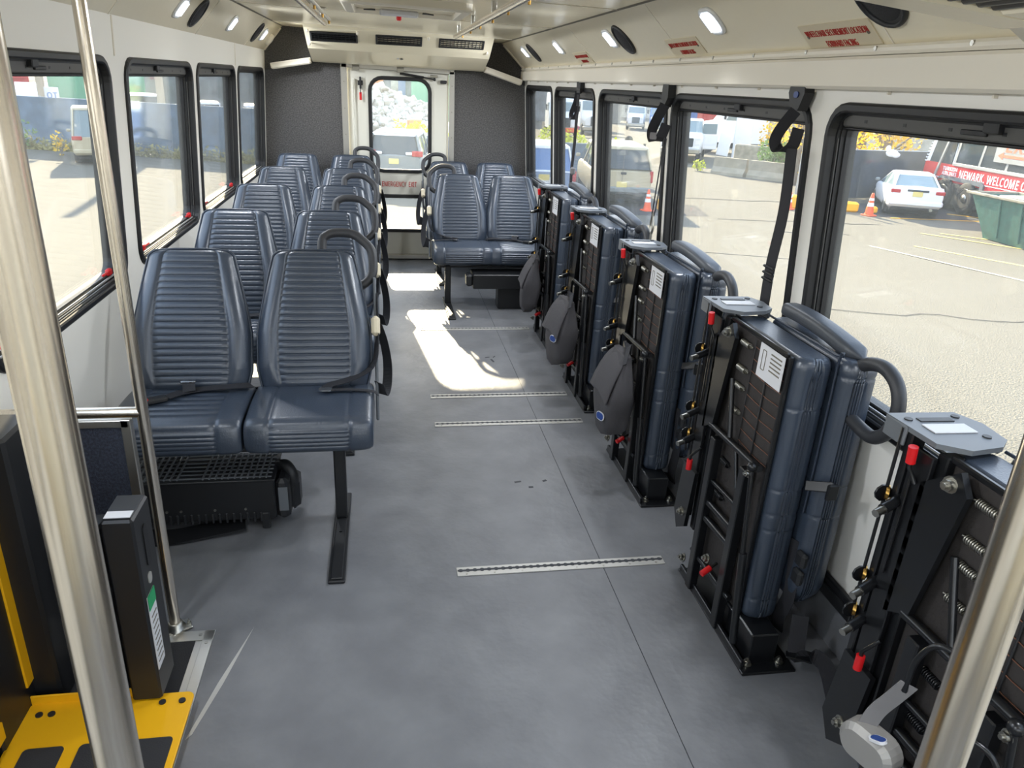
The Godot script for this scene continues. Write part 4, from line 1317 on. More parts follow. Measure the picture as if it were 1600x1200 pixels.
func build_folding_seats():
	spring_mesh = coil(0.0085, 0.0022, 9, 0.05)
	var first := folding_seat("folded navy flip-up seat standing whole in the right foreground, red knob low on its frame", Vector3(1.03, 0, -1.62))
	first.rotation.z = -0.018
	again(first, "folded navy flip-up seat cut off by the lower right corner behind the steel pole", Vector3(1.06, 0, -0.67))
	again(first, "folded navy flip-up seat third from the camera with the nearest black bag", Vector3(1.03, 0, -2.58))
	again(first, "folded navy flip-up seat fourth from the camera, carrying the middle black bag", Vector3(1.03, 0, -3.54))
	again(first, "folded navy flip-up seat farthest back, next to the fixed seats and carrying the farthest bag", Vector3(1.03, 0, -4.50))
	# bags of tie-down straps hung on the frames
	var bags := [[-2.58, 1.0, "nearest of three black cloth bags on folded seats, blue oval badge low down"], [-3.54, 0.98, "middle of three black cloth bags on folded seats, blue oval badge on its upper side"], [-4.50, 1.02, "farthest of three black cloth bags hung on folded seats, no badge showing"]]
	for k in 3:
		var o := thing("strap_bag", bags[k][2], "bag", Vector3(0.99, [0.235, 0.18, 0.20][k], bags[k][0] - [0.24, 0.29, 0.29][k]), [0.0, 0.12, -0.1][k], "black cloth bags hung on the folded seats")
		var rings := []
		for i in 13:
			var t := i / 12.0
			var y := 0.36 * t
			var w: float = lerpf(0.085, 0.125, minf(t / 0.45, 1.0)) if t < 0.6 else lerpf(0.125, 0.085, (t - 0.6) / 0.4)
			var d: float = lerpf(0.045, 0.062, minf(t / 0.35, 1.0)) if t < 0.5 else lerpf(0.062, 0.016, (t - 0.5) / 0.5)
			if i == 0: w *= 0.85; d *= 0.6
			var ring := []
			for j in 24:
				var a := TAU * j / 24
				var wob := 1.0 + 0.05 * sin(a * 3 + t * 5 + k * 2) + 0.03 * sin(a * 7 + t * 9 + k)
				var cx := signf(cos(a)) * pow(absf(cos(a)), 0.4)
				var cz := signf(sin(a)) * pow(absf(sin(a)), 0.4)
				ring.append(Vector3(-0.052 + cx * d * wob + 0.035 * t * t, y + 0.03 * cz * (1.0 - t), cz * w * wob - 0.05 * t + 0.02))
			rings.append(ring)
		var s := Shape.new()
		s.loft(rings)
		part(o, "bag_body", s, M.cloth_bag)
		s = Shape.new()
		rings = []
		for i in 7:
			var t := i / 6.0
			var ring := []
			for z in [-0.13, -0.08, 0.0, 0.08, 0.13]:
				ring.append(Vector3(0.0 - 0.118 * t, 0.37 - 0.17 * t * t - 0.02 * absf(z) / 0.13, z * lerpf(0.68, 0.95, t) - 0.05 + 0.04 * t))
			var back := ring.duplicate()
			back.reverse()
			for p in back: ring.append(p + Vector3(0.006, -0.004, 0))
			rings.append(ring)
		s.loft(rings)
		part(o, "flap", s, M.cloth_bag)
		s = Shape.new()
		s.strap(curve([Vector3(-0.04, 0.34, 0.08), Vector3(-0.01, 0.40, 0.02), Vector3(0.0, 0.38, -0.06)]), Vector3(0, 0, 1), 0.03)
		part(o, "hanging_strap", s, M.webbing)
		if k < 2:
			s = Shape.new()
			var c := Vector3(-0.119, 0.11 if k == 0 else 0.17, 0.07)
			var n := Vector3(-0.95, 0.1, 0.3).normalized()
			var ux := Vector3(0.3, 0, 0.95).normalized()
			s.slab(c, ux, n.cross(ux), 0.055, 0.036, 0.018, 0.004)
			var b := part(o, "badge", s, M.white_label, "oval badge")
			s = Shape.new()
			s.slab(c + n * 0.001, ux, n.cross(ux), 0.048, 0.029, 0.0145, 0.005)
			part(b, "badge_field", s, M.blue_logo)
	# strap lying on the floor between the two nearest folded seats
	var o := thing("floor_strap", "black tie-down strap with metal end plate lying between the two nearest folded seats", "strap", Vector3(1.2, 0, -1.62))
	var s := Shape.new()
	s.strap(curve([Vector3(0.02, 0.16, -0.05), Vector3(0.0, 0.055, 0.0), Vector3(0.03, 0.075, 0.02), Vector3(0.06, 0.06, 0.06), Vector3(0.05, 0.025, 0.13), Vector3(0.02, 0.006, 0.21), Vector3(-0.02, 0.006, 0.27)]), Vector3(1, 0, 0.3), 0.05)
	part(o, "webbing", s, M.webbing)
	s = Shape.new()
	s.box(Vector3(0.0, 0.058, 0.012), Vector3(0.075, 0.006, 0.03), 0.002, Basis(Vector3.UP, -0.5))
	part(o, "end_plate", s, M.black_metal)
	# two grey retractors hanging low on the nearest seat
	for k in 2:
		var r := thing("tie_down_reel", ["upper grey strap reel with blue badge hanging on the nearest folded seat", "lower grey strap reel with blue badge at the bottom right edge"][k], "reel", [Vector3(0.955, 0.40, -1.0), Vector3(0.965, 0.28, -0.90)][k], 0.35, "grey tie-down reels on the nearest folded seat")
		s = Shape.new()
		s.slab(Vector3(0, 0, 0), Vector3(0, 0, 1), Vector3(0, 1, 0), 0.12, 0.085, 0.04, 0.06, 0.012)
		part(r, "case", s, M.reel_grey)
		s = Shape.new()
		s.slab(Vector3(-0.02, 0.045, 0.02), Vector3(1, 0, 0), Vector3(0, 0.4, 0.9).normalized(), 0.022, 0.036, 0.011, 0.006)
		var bd := part(r, "badge", s, M.white_label)
		s = Shape.new()
		s.slab(Vector3(-0.02, 0.046, 0.021), Vector3(1, 0, 0), Vector3(0, 0.4, 0.9).normalized(), 0.017, 0.03, 0.008, 0.007)
		part(bd, "badge_field", s, M.blue_logo)
		s = Shape.new()
		s.strap(curve([Vector3(0.0, 0.03, -0.02), Vector3(0.005, 0.08, -0.01), Vector3(0.01, 0.13, 0.01), Vector3(0.012, 0.18, 0.03)]), Vector3(0.6, 0, 0.8), 0.034)
		part(r, "webbing", s, M.webbing_grey)
		s = Shape.new()
		s.tube(curve([Vector3(0.012, 0.16, 0.025), Vector3(0.012, 0.24, 0.03), Vector3(0.02, 0.29, 0.055), Vector3(0.03, 0.285, 0.10), Vector3(0.035, 0.24, 0.125)]), 0.006, 6)
		part(r, "hook", s, M.black_metal)

# ---------------------------------------------------------------- belts on the right wall
func build_wall_fittings():
	# nearest belt, with wide webbing
	var o := thing("shoulder_belt", "nearest black shoulder belt on the right wall, wide webbing with slide buckle", "belt", Vector3(1.245, 1.63, -2.255), 0.0, "shoulder belts on the right window posts")
	var s := Shape.new()
	s.prism([Vector2(-0.035, 0.05), Vector2(0.03, 0.05), Vector2(0.045, 0.0), Vector2(0.02, -0.05), Vector2(-0.025, -0.05), Vector2(-0.05, 0.0)], Vector3(0.02, 0, 0), Vector3(-0.012, 0, 0), Vector3(0, 0, 1), Vector3.UP)
	var an := part(o, "anchor_cover", s, M.black_plastic)
	s = Shape.new()
	s.slab(Vector3(-0.014, -0.005, 0.0), Vector3(0, 0, 1), Vector3.UP, 0.028, 0.018, 0.009, 0.002)
	part(an, "badge", s, M.blue_logo)
	s = Shape.new()
	s.strap(curve([Vector3(-0.012, -0.05, 0.01), Vector3(-0.025, -0.10, -0.03), Vector3(-0.028, -0.14, -0.055), Vector3(-0.02, -0.165, -0.05), Vector3(-0.01, -0.17, -0.015), Vector3(-0.002, -0.15, 0.012), Vector3(0.0, -0.10, 0.025)]), Vector3(0.75, 0.0, 0.65), 0.036)
	part(o, "loop", s, M.webbing)
	s = Shape.new()
	s.strap(curve([Vector3(-0.008, -0.16, 0.02), Vector3(0.0, -0.35, 0.022), Vector3(0.0, -0.55, 0.0), Vector3(0.005, -0.75, 0.0)]), Vector3(0.15, 0.0, 1), 0.05)
	part(o, "webbing", s, M.webbing)
	s = Shape.new()
	for y in [-0.535, -0.555, -0.575]: s.box(Vector3(-0.004, y, 0.0), Vector3(0.012, 0.009, 0.066), 0.003)
	part(o, "slide_buckle", s, M.black_satin)
	# middle belt: narrow, hooked up
	o = thing("shoulder_belt", "middle black shoulder belt hanging as two narrow straps with a hook below", "belt", Vector3(1.25, 1.62, -3.41), 0.0, "shoulder belts on the right window posts")
	s = Shape.new()
	s.prism([Vector2(-0.035, 0.06), Vector2(0.03, 0.06), Vector2(0.04, -0.03), Vector2(0.0, -0.07), Vector2(-0.04, -0.03)], Vector3(0.02, 0, 0), Vector3(-0.014, 0, 0), Vector3(0, 0, 1), Vector3.UP)
	part(o, "anchor_cover", s, M.black_plastic)
	s = Shape.new()
	s.strap(curve([Vector3(-0.015, -0.06, 0.02), Vector3(-0.03, -0.12, -0.02), Vector3(-0.035, -0.18, -0.06), Vector3(-0.025, -0.215, -0.05), Vector3(-0.012, -0.20, 0.0), Vector3(-0.006, -0.14, 0.04)]), Vector3(0.85, 0.0, 0.5), 0.045)
	part(o, "loop", s, M.webbing)
	s = Shape.new()
	s.slab(Vector3(-0.04, -0.195, -0.02), Vector3(0.5, 0, 0.85), Vector3.UP, 0.04, 0.03, 0.006, 0.004)
	part(o, "tag", s, M.webbing_grey)
	s = Shape.new()
	s.strap([Vector3(-0.008, -0.20, 0.04), Vector3(-0.008, -0.35, 0.02), Vector3(-0.008, -0.52, -0.005), Vector3(-0.008, -0.545, -0.01)], Vector3(0, 0, 1), 0.010)
	s.strap([Vector3(-0.004, -0.20, 0.055), Vector3(-0.004, -0.37, 0.045), Vector3(-0.004, -0.52, 0.02), Vector3(-0.006, -0.55, 0.01)], Vector3(0, 0, 1), 0.010)
	part(o, "webbing", s, M.webbing)
	s = Shape.new()
	s.tube(curve([Vector3(-0.006, -0.54, 0.0), Vector3(-0.006, -0.60, 0.02), Vector3(-0.006, -0.635, 0.0), Vector3(-0.006, -0.60, -0.02)], 5, true), 0.005, 6, true)
	s.rod(Vector3(-0.006, -0.63, 0.0), Vector3(-0.006, -0.70, 0.0), 0.007, 8)
	part(o, "hook", s, M.zinc)
	# farthest belt
	o = thing("shoulder_belt", "farthest black shoulder belt in front of the second rear right window", "belt", Vector3(1.25, 1.62, -5.04), 0.0, "shoulder belts on the right window posts")
	s = Shape.new()
	s.box(Vector3(0.005, 0.0, 0), Vector3(0.04, 0.07, 0.07), 0.008)
	s.box(Vector3(-0.01, -0.03, 0.03), Vector3(0.02, 0.03, 0.08), 0.005)
	part(o, "anchor_cover", s, M.black_plastic)
	s = Shape.new()
	s.strap(curve([Vector3(-0.01, -0.03, 0.0), Vector3(-0.015, -0.10, -0.03), Vector3(-0.02, -0.17, -0.10), Vector3(-0.02, -0.205, -0.07), Vector3(-0.012, -0.18, -0.01), Vector3(-0.008, -0.12, 0.01)]), Vector3(0.9, 0.0, 0.4), 0.03)
	part(o, "loop", s, M.webbing)
	s = Shape.new()
	s.strap([Vector3(-0.008, -0.05, 0.01), Vector3(-0.008, -0.35, 0.0), Vector3(-0.004, -0.52, -0.05), Vector3(0.0, -0.62, -0.06)], Vector3(0.4, 0, 1), 0.03)
	part(o, "webbing", s, M.webbing)
	s = Shape.new()
	s.box(Vector3(0.0, -0.53, -0.03), Vector3(0.03, 0.05, 0.05), 0.01)
	part(o, "reel", s, M.webbing_grey)

func build_floor_fittings():
	# four anchor tracks let into the floor
	var zs := [-2.205, -3.437, -3.80, -5.007]
	var names := ["anchor track nearest the camera, widest looking metal strip across the floor", "second metal anchor track across the floor, first of the close pair", "third metal anchor track across the floor, at the near edge of the sun patch", "farthest metal anchor track across the floor, crossing the sun patch"]
	for k in 4:
		var o := thing("anchor_track", names[k], "floor track", Vector3(0.61, 0, zs[k]), 0.0, "metal anchor tracks in the floor")
		var s := Shape.new()
		s.box(Vector3(0, 0.002, 0), Vector3(0.768, 0.004, 0.05), 0.001)
		part(o, "strip", s, M.aluminium_dull)
		s = Shape.new()
		s.box(Vector3(0, 0.0042, -0.004), Vector3(0.762, 0.0012, 0.010))
		var sl := part(o, "slot", s, M.seam_dark)
		for i in 30:
			s = Shape.new()
			s.rod(Vector3(-0.37 + i * 0.0255, 0.0036, -0.004), Vector3(-0.37 + i * 0.0255, 0.0052, -0.004), 0.0088, 10)
			part(sl, "hole", s, M.seam_dark)
		for i in 8:
			s = Shape.new()
			s.rod(Vector3(-0.35 + i * 0.1, 0.0036, 0.016), Vector3(-0.35 + i * 0.1, 0.005, 0.016), 0.004, 8)
			part(o, "screw", s, M.zinc)
	# heater under the first left seat
	var o := thing("floor_heater", "black slotted floor heater under the front left double seat, hose at its end", "heater", Vector3(-0.71, 0, -2.66))
	var s := Shape.new()
	s.box(Vector3(-0.02, 0.125, 0.0), Vector3(0.60, 0.17, 0.21), 0.006)
	part(o, "case", s, M.black_satin)
	s = Shape.new()
	s.box(Vector3(-0.02, 0.212, 0.0), Vector3(0.61, 0.006, 0.23), 0.002)
	var gr := part(o, "top_grille", s, M.black_plastic)
	for k in 26:
		if k in [12, 13, 14]: continue
		s = Shape.new()
		s.box(Vector3(-0.31 + k * 0.0225, 0.219, 0.0), Vector3(0.006, 0.008, 0.2), 0.001)
		part(gr, "bar", s, M.grey_plastic)
	for k in 7:
		s = Shape.new()
		s.box(Vector3(-0.02, 0.217, -0.09 + k * 0.03), Vector3(0.58, 0.005, 0.004))
		part(gr, "cross_bar", s, M.grey_plastic)
	for k in 20:
		s = Shape.new()
		s.box(Vector3(-0.25 + k * 0.025, 0.055, 0.108), Vector3(0.009, 0.04, 0.006), 0.002)
		part(o, "slot_rib", s, M.black_plastic)
	for x in [-0.11, -0.06, 0.06, 0.17]:
		s = Shape.new()
		s.rod(Vector3(x, 0.09, 0.104), Vector3(x, 0.09, 0.109), 0.005, 8)
		part(o, "screw", s, M.zinc)
	for x in [-0.29, 0.24]:
		s = Shape.new()
		s.box(Vector3(x, 0.035, 0.10), Vector3(0.03, 0.07, 0.02), 0.004)
		part(o, "foot", s, M.black_plastic)
	s = Shape.new()
	s.box(Vector3(0.305, 0.115, 0.03), Vector3(0.05, 0.17, 0.13), 0.014)
	s.box(Vector3(0.335, 0.10, -0.02), Vector3(0.05, 0.15, 0.10), 0.02)
	var ec := part(o, "end_box", s, M.black_plastic)
	s = Shape.new()
	s.box(Vector3(0.308, 0.12, 0.096), Vector3(0.034, 0.10, 0.003))
	part(ec, "label", s, M.grey_plastic)
	s = Shape.new()
	s.tube(curve([Vector3(0.27, 0.19, -0.04), Vector3(0.31, 0.215, 0.0), Vector3(0.335, 0.19, 0.02), Vector3(0.34, 0.15, 0.02)]), 0.022, 10)
	part(o, "hose", s, M.black_plastic)
	s = Shape.new()
	s.strap(curve([Vector3(-0.32, 0.02, 0.13), Vector3(-0.12, 0.008, 0.15), Vector3(0.02, 0.010, 0.12), Vector3(0.16, 0.02, 0.09)]), Vector3(0, 0, 1), 0.10, 0.008)
	part(o, "floor_flap", s, M.rubber)
	o = thing("floor_heater", "low black floor heater under the right double seat behind the folded seats", "heater", Vector3(0.90, 0, -5.55))
	s = Shape.new()
	s.box(Vector3(0, 0.225, 0.0), Vector3(0.52, 0.11, 0.2), 0.006)
	s.box(Vector3(0.1, 0.10, -0.02), Vector3(0.32, 0.2, 0.14), 0.006)
	part(o, "case", s, M.black_satin)
	s = Shape.new()
	s.box(Vector3(-0.285, 0.23, 0.03), Vector3(0.05, 0.09, 0.11), 0.012)
	part(o, "end_box", s, M.black_plastic)

# ---------------------------------------------------------------- lift and stanchions at the front left
func build_lift_and_poles():
	var s := Shape.new()
	s.tube([Vector3(-0.21, -0.0, -0.463), Vector3(-0.21, 1.96, -0.463)], 0.016, 20)
	solo("stanchion", s, M.steel, "bright steel pole nearest the camera, crossing the whole left side", "pole", "steel stanchions near the camera")
	s = Shape.new()
	s.tube([Vector3(0.42, 0.0, -0.37), Vector3(0.42, 1.94, -0.37)], 0.016, 20)
	solo("stanchion", s, M.steel, "bright steel pole leaning across the lower right corner", "pole", "steel stanchions near the camera")
	var o := thing("guard_pole", "slim steel pole before the front left window, with short side bar", "pole", Vector3(-0.666, 0, -2.0))
	s = Shape.new()
	s.tube([Vector3(0, 0.0, 0), Vector3(0, 1.975, 0)], 0.016, 18)
	part(o, "tube", s, M.steel)
	s = Shape.new()
	s.tube([Vector3(0, 0.742, 0), Vector3(-0.37, 0.742, 0)], 0.0155, 14)
	part(o, "side_bar", s, M.steel)
	s = Shape.new()
	s.lathe([Vector2(0.03, 0.0), Vector2(0.03, 0.012), Vector2(0.021, 0.016), Vector2(0.021, 0.03), Vector2(0.016, 0.031)], Transform3D(), 18)
	s.box(Vector3(0, 0.006, 0.0), Vector3(0.09, 0.010, 0.05), 0.003, Basis(Vector3.UP, 0.5))
	var fl := part(o, "flange", s, M.zinc)
	for k in [-1, 1]:
		hex_bolt(fl, Vector3(0.034 * k, 0.011, -0.018 * k), Vector3.UP, 0.006, M.zinc)
	# carpeted modesty panel
	o = thing("modesty_panel", "blue-black carpeted panel in an aluminium frame below the slim pole's side bar", "panel", Vector3(-0.873, -0.006, -2.0))
	s = Shape.new()
	s.box(Vector3(0, 0.385, 0), Vector3(0.32, 0.66, 0.016))
	part(o, "board", s, M.carpet_blue)
	s = Shape.new()
	s.box(Vector3(0.162, 0.385, 0.0), Vector3(0.026, 0.69, 0.026), 0.002)
	s.box(Vector3(0, 0.718, 0.0), Vector3(0.34, 0.022, 0.026), 0.002)
	s.box(Vector3(0, 0.052, 0.0), Vector3(0.34, 0.022, 0.026), 0.002)
	part(o, "edge_frame", s, M.aluminium)
	# metal edge round the lift bay
	o = thing("sill_plate", "brushed aluminium edge strip round the lift bay floor", "floor edge", Vector3(-0.555, 0, -1.97))
	s = Shape.new()
	s.box(Vector3(-0.21, 0.003, 0.01), Vector3(0.44, 0.006, 0.045), 0.001)
	part(o, "rear_strip", s, M.aluminium)
	s = Shape.new()
	s.box(Vector3(-0.006, 0.003, 0.55), Vector3(0.03, 0.006, 1.12), 0.001, Basis(Vector3.UP, 0.0))
	s.box(Vector3(-0.045, 0.001, 0.57), Vector3(0.055, 0.004, 1.08), 0.001)
	part(o, "side_strip", s, M.aluminium)
	for p in [Vector2(-0.03, 0.008), Vector2(-0.006, 0.045), Vector2(-0.006, 0.3), Vector2(-0.2, 0.008)]:
		s = Shape.new()
		s.rod(Vector3(p.x, 0.004, p.y), Vector3(p.x, 0.0075, p.y), 0.006, 10)
		part(o, "screw", s, M.zinc)
	# wheelchair lift
	o = thing("wheelchair_lift", "black folded wheelchair lift with yellow plate and yellow stripe at lower left", "wheelchair lift", Vector3(-0.76, 0, -1.6))
	s = Shape.new()
	s.box(Vector3(-0.06, 0.002, 0.35), Vector3(0.45, 0.006, 1.4))
	part(o, "bay_floor", s, M.grip)
	s = Shape.new()
	s.slab(Vector3(0.013, 0.035, 0.38), Vector3(1, 0, 0), Vector3(0, 0, -1), 0.415, 0.95, 0.02, 0.008, 0.002)
	var pl := part(o, "roll_stop_plate", s, M.yellow, "yellow steel plate with dark grip pads")
	s = Shape.new()
	s.box(Vector3(-0.06, 0.05, -0.094), Vector3(0.26, 0.03, 0.006), 0.002)
	part(pl, "upturned_lip", s, M.yellow)
	for x in [-0.1, 0.03, 0.155]:
		s = Shape.new()
		s.slab(Vector3(x, 0.0395, 0.48), Vector3(1, 0, 0), Vector3(0, 0, -1), 0.095, 0.84, 0.012, 0.003)
		part(pl, "grip_pad", s, M.grip)
	for p in [Vector2(-0.155, -0.05), Vector2(-0.125, -0.05), Vector2(0.145, -0.06), Vector2(0.195, -0.06)]:
		s = Shape.new()
		s.rod(Vector3(p.x, 0.038, p.y), Vector3(p.x, 0.043, p.y), 0.009, 12)
		part(pl, "bolt", s, M.black_plastic)
	s = Shape.new()
	s.box(Vector3(0.105, 0.32, -0.135), Vector3(0.075, 0.56, 0.13), 0.006)
	var cb := part(o, "control_box", s, M.black_satin, "black control housing with slot")
	s = Shape.new()
	s.box(Vector3(0.105, 0.602, -0.135), Vector3(0.065, 0.004, 0.11), 0.001)
	part(cb, "top_plate", s, M.black_plastic)
	s = Shape.new()
	s.box(Vector3(0.105, 0.6045, -0.095), Vector3(0.06, 0.002, 0.03))
	part(cb, "top_label", s, M.white_label)
	s = Shape.new()
	s.slab(Vector3(0.1435, 0.49, -0.135), Vector3(0, 0, 1), Vector3.UP, 0.03, 0.12, 0.014, 0.004)
	part(cb, "slot", s, M.rubber)
	s = Shape.new()
	s.box(Vector3(0.1435, 0.25, -0.105), Vector3(0.003, 0.23, 0.055))
	var lb := part(cb, "instruction_label", s, M.white_label, "white label with green heading")
	s = Shape.new()
	s.box(Vector3(0.145, 0.345, -0.105), Vector3(0.002, 0.042, 0.055))
	part(lb, "heading", s, M.green_label)
	s = Shape.new()
	for k in 9: s.box(Vector3(0.1453, 0.30 - k * 0.018, -0.105), Vector3(0.0012, 0.004, 0.04))
	part(lb, "print", s, M.seam)
	s = Shape.new()
	s.slab(Vector3(0.144, 0.40, -0.12), Vector3(0, 0, 1), Vector3.UP, 0.024, 0.03, 0.01, 0.003)
	part(cb, "round_mark", s, M.aluminium_dull)
	for k in 4:
		hex_bolt(cb, Vector3(0.05, 0.10 + 0.02 * (k % 2), -0.068), Vector3(0, 0, 1), 0.006, M.black_metal)
	s = Shape.new()
	s.box(Vector3(0.0, 0.28, -0.13), Vector3(0.10, 0.56, 0.10), 0.006)
	s.bar(Vector3(0.0, 0.78, -0.10), Vector3(0.045, 0.42, -0.075), 0.045, 0.04, Vector3(0, 0, 1), 0.006)
	s.bar(Vector3(0.04, 0.42, -0.06), Vector3(0.02, 0.1, -0.05), 0.06, 0.03, Vector3(0, 0, 1), 0.006)
	part(o, "arm", s, M.black_satin)
	s = Shape.new()
	s.box(Vector3(-0.19, 0.40, -0.20), Vector3(0.13, 0.80, 0.16), 0.008)
	s.box(Vector3(-0.222, 0.46, -0.04), Vector3(0.066, 0.92, 0.20), 0.006)
	s.box(Vector3(-0.222, 0.45, 0.55), Vector3(0.066, 0.90, 0.9), 0.006)
	s.rod(Vector3(-0.17, 0.90, -0.09), Vector3(-0.17, 0.90, 0.05), 0.02)
	part(o, "tower", s, M.black_satin)
	s = Shape.new()
	s.box(Vector3(-0.187, 0.47, -0.105), Vector3(0.006, 0.74, 0.04), 0.001)
	part(o, "warning_stripe", s, M.yellow, "yellow warning stripe")
	s = Shape.new()
	s.box(Vector3(-0.187, 0.10, 0.30), Vector3(0.006, 0.05, 0.5), 0.001)
	part(o, "side_stripe", s, M.yellow)
	s = Shape.new()
	for k in [-1, 1]: s.slab(Vector3(0.115 + k * 0.022, 0.012, -0.03), Vector3(1, 0, 0), Vector3(0, 0, -1), 0.036, 0.022, 0.011, 0.006)
	s.box(Vector3(0.115, 0.016, -0.04), Vector3(0.012, 0.012, 0.03), 0.002)
	part(o, "thumb_screw", s, M.zinc)
	s = Shape.new()
	s.box(Vector3(-0.03, 0.06, -0.11), Vector3(0.03, 0.04, 0.03), 0.004)
	part(o, "white_catch", s, M.paint_white)

# ---------------------------------------------------------------- outside: ground
func land(x: float, z: float) -> float:
	# the yard falls away gently from the bus
	var d := Vector2(x, z).length()
	return -0.95 - 0.75 * smoothstep(4.0, 22.0, d) - 0.9 * smoothstep(45.0, 80.0, d)

func spot(x: float, z: float, up := 0.0) -> Vector3:
	return Vector3(x, land(x, z) + up, z)

func build_ground():
	var s := Shape.new()
	var rings := []
	for r in [0.01, 3.0, 5.0, 7.0, 9.0, 11.0, 13.0, 15.0, 17.0, 19.0, 21.0, 23.0, 30.0, 45.0, 52.0, 60.0, 68.0, 76.0, 82.0, 120.0, 220.0]:
		var loop := []
		for k in 48: loop.append(spot(r * cos(TAU * k / 48), r * sin(TAU * k / 48)))
		rings.append(loop)
	s.loft(rings, false, false)
	var g := struct("ground", s, M.asphalt)
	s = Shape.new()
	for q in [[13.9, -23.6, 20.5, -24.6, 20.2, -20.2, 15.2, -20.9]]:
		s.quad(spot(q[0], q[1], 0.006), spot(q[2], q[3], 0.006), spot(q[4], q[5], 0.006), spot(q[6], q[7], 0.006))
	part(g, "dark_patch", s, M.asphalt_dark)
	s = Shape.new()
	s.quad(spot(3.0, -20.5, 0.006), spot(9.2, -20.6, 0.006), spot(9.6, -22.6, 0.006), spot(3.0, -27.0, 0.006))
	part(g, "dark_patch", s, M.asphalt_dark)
	for q in [[15.2, -20.9, 20.0, -20.3, 0.10, 1], [17.9, -21.9, 20.2, -19.6, 0.14, 1], [14.4, -18.4, 16.5, -15.4, 0.10, 0], [12.9, -16.6, 15.0, -12.6, 0.10, 0], [11.6, -16.5, 12.8, -11.6, 0.10, 2], [15.0, -18.4, 16.9, -16.6, 0.10, 0]]:
		s = Shape.new()
		var a := spot(q[0], q[1], 0.01)
		var b := spot(q[2], q[3], 0.01)
		var side: Vector3 = (b - a).cross(Vector3.UP).normalized() * q[4] * 0.5
		s.quad(a - side, a + side, b + side, b - side)
		part(g, "painted_line", s, [M.road_yellow, M.yellow, M.road_white][q[5]])
	for q in [[8.6, -24.4, 15.0, -23.6, 0.07], [9.3, -20.2, 14.0, -19.6, 0.05], [10.0, -18.2, 12.0, -18.0, 0.06], [5.4, -15.0, 9.0, -14.2, 0.03], [6.0, -9.6, 9.8, -9.2, 0.02]]:
		s = Shape.new()
		var pts := []
		for k in 12: pts.append(spot(lerpf(q[0], q[2], k / 11.0), lerpf(q[1], q[3], k / 11.0) + rng.randf_range(-0.12, 0.12), 0.008))
		s.strap(pts, Vector3(0, 0, 1), q[4], 0.004)
		part(g, "crack", s, M.asphalt_dark)

# ---------------------------------------------------------------- vehicles
func wheel(parent: Node, at: Vector3, r: float, w: float, rim: Material, side: int):
	var t := Transform3D(Basis(Vector3(0, 0, 1), -PI / 2 * side), at)
	var s := Shape.new()
	s.lathe([Vector2(r * 0.62, -w / 2), Vector2(r * 0.92, -w / 2), Vector2(r, -w * 0.35), Vector2(r, w * 0.35), Vector2(r * 0.92, w / 2), Vector2(r * 0.62, w / 2 - 0.01)], t, 20)
	var o := part(parent, "wheel", s, M.tyre)
	s = Shape.new()
	s.lathe([Vector2(r * 0.64, w * 0.30), Vector2(r * 0.64, w * 0.48), Vector2(r * 0.56, w * 0.42), Vector2(r * 0.3, w * 0.36), Vector2(r * 0.16, w * 0.5), Vector2(0.0, w * 0.5)], t, 16)
	for k in 5: s.bar(t * Vector3(0, w * 0.42, 0), t * Vector3(cos(TAU * k / 5) * r * 0.6, w * 0.42, sin(TAU * k / 5) * r * 0.6), r * 0.16, 0.03, t.basis.y)
	part(o, "rim", s, rim)

func ring_at(y: float, hw: float, z0: float, z1: float, r: float) -> Array:
	var out := []
	for q in Shape.round_rect(hw * 2, z1 - z0, r, 3): out.append(Vector3(q.x, y, (z0 + z1) / 2 + q.y))
	return out

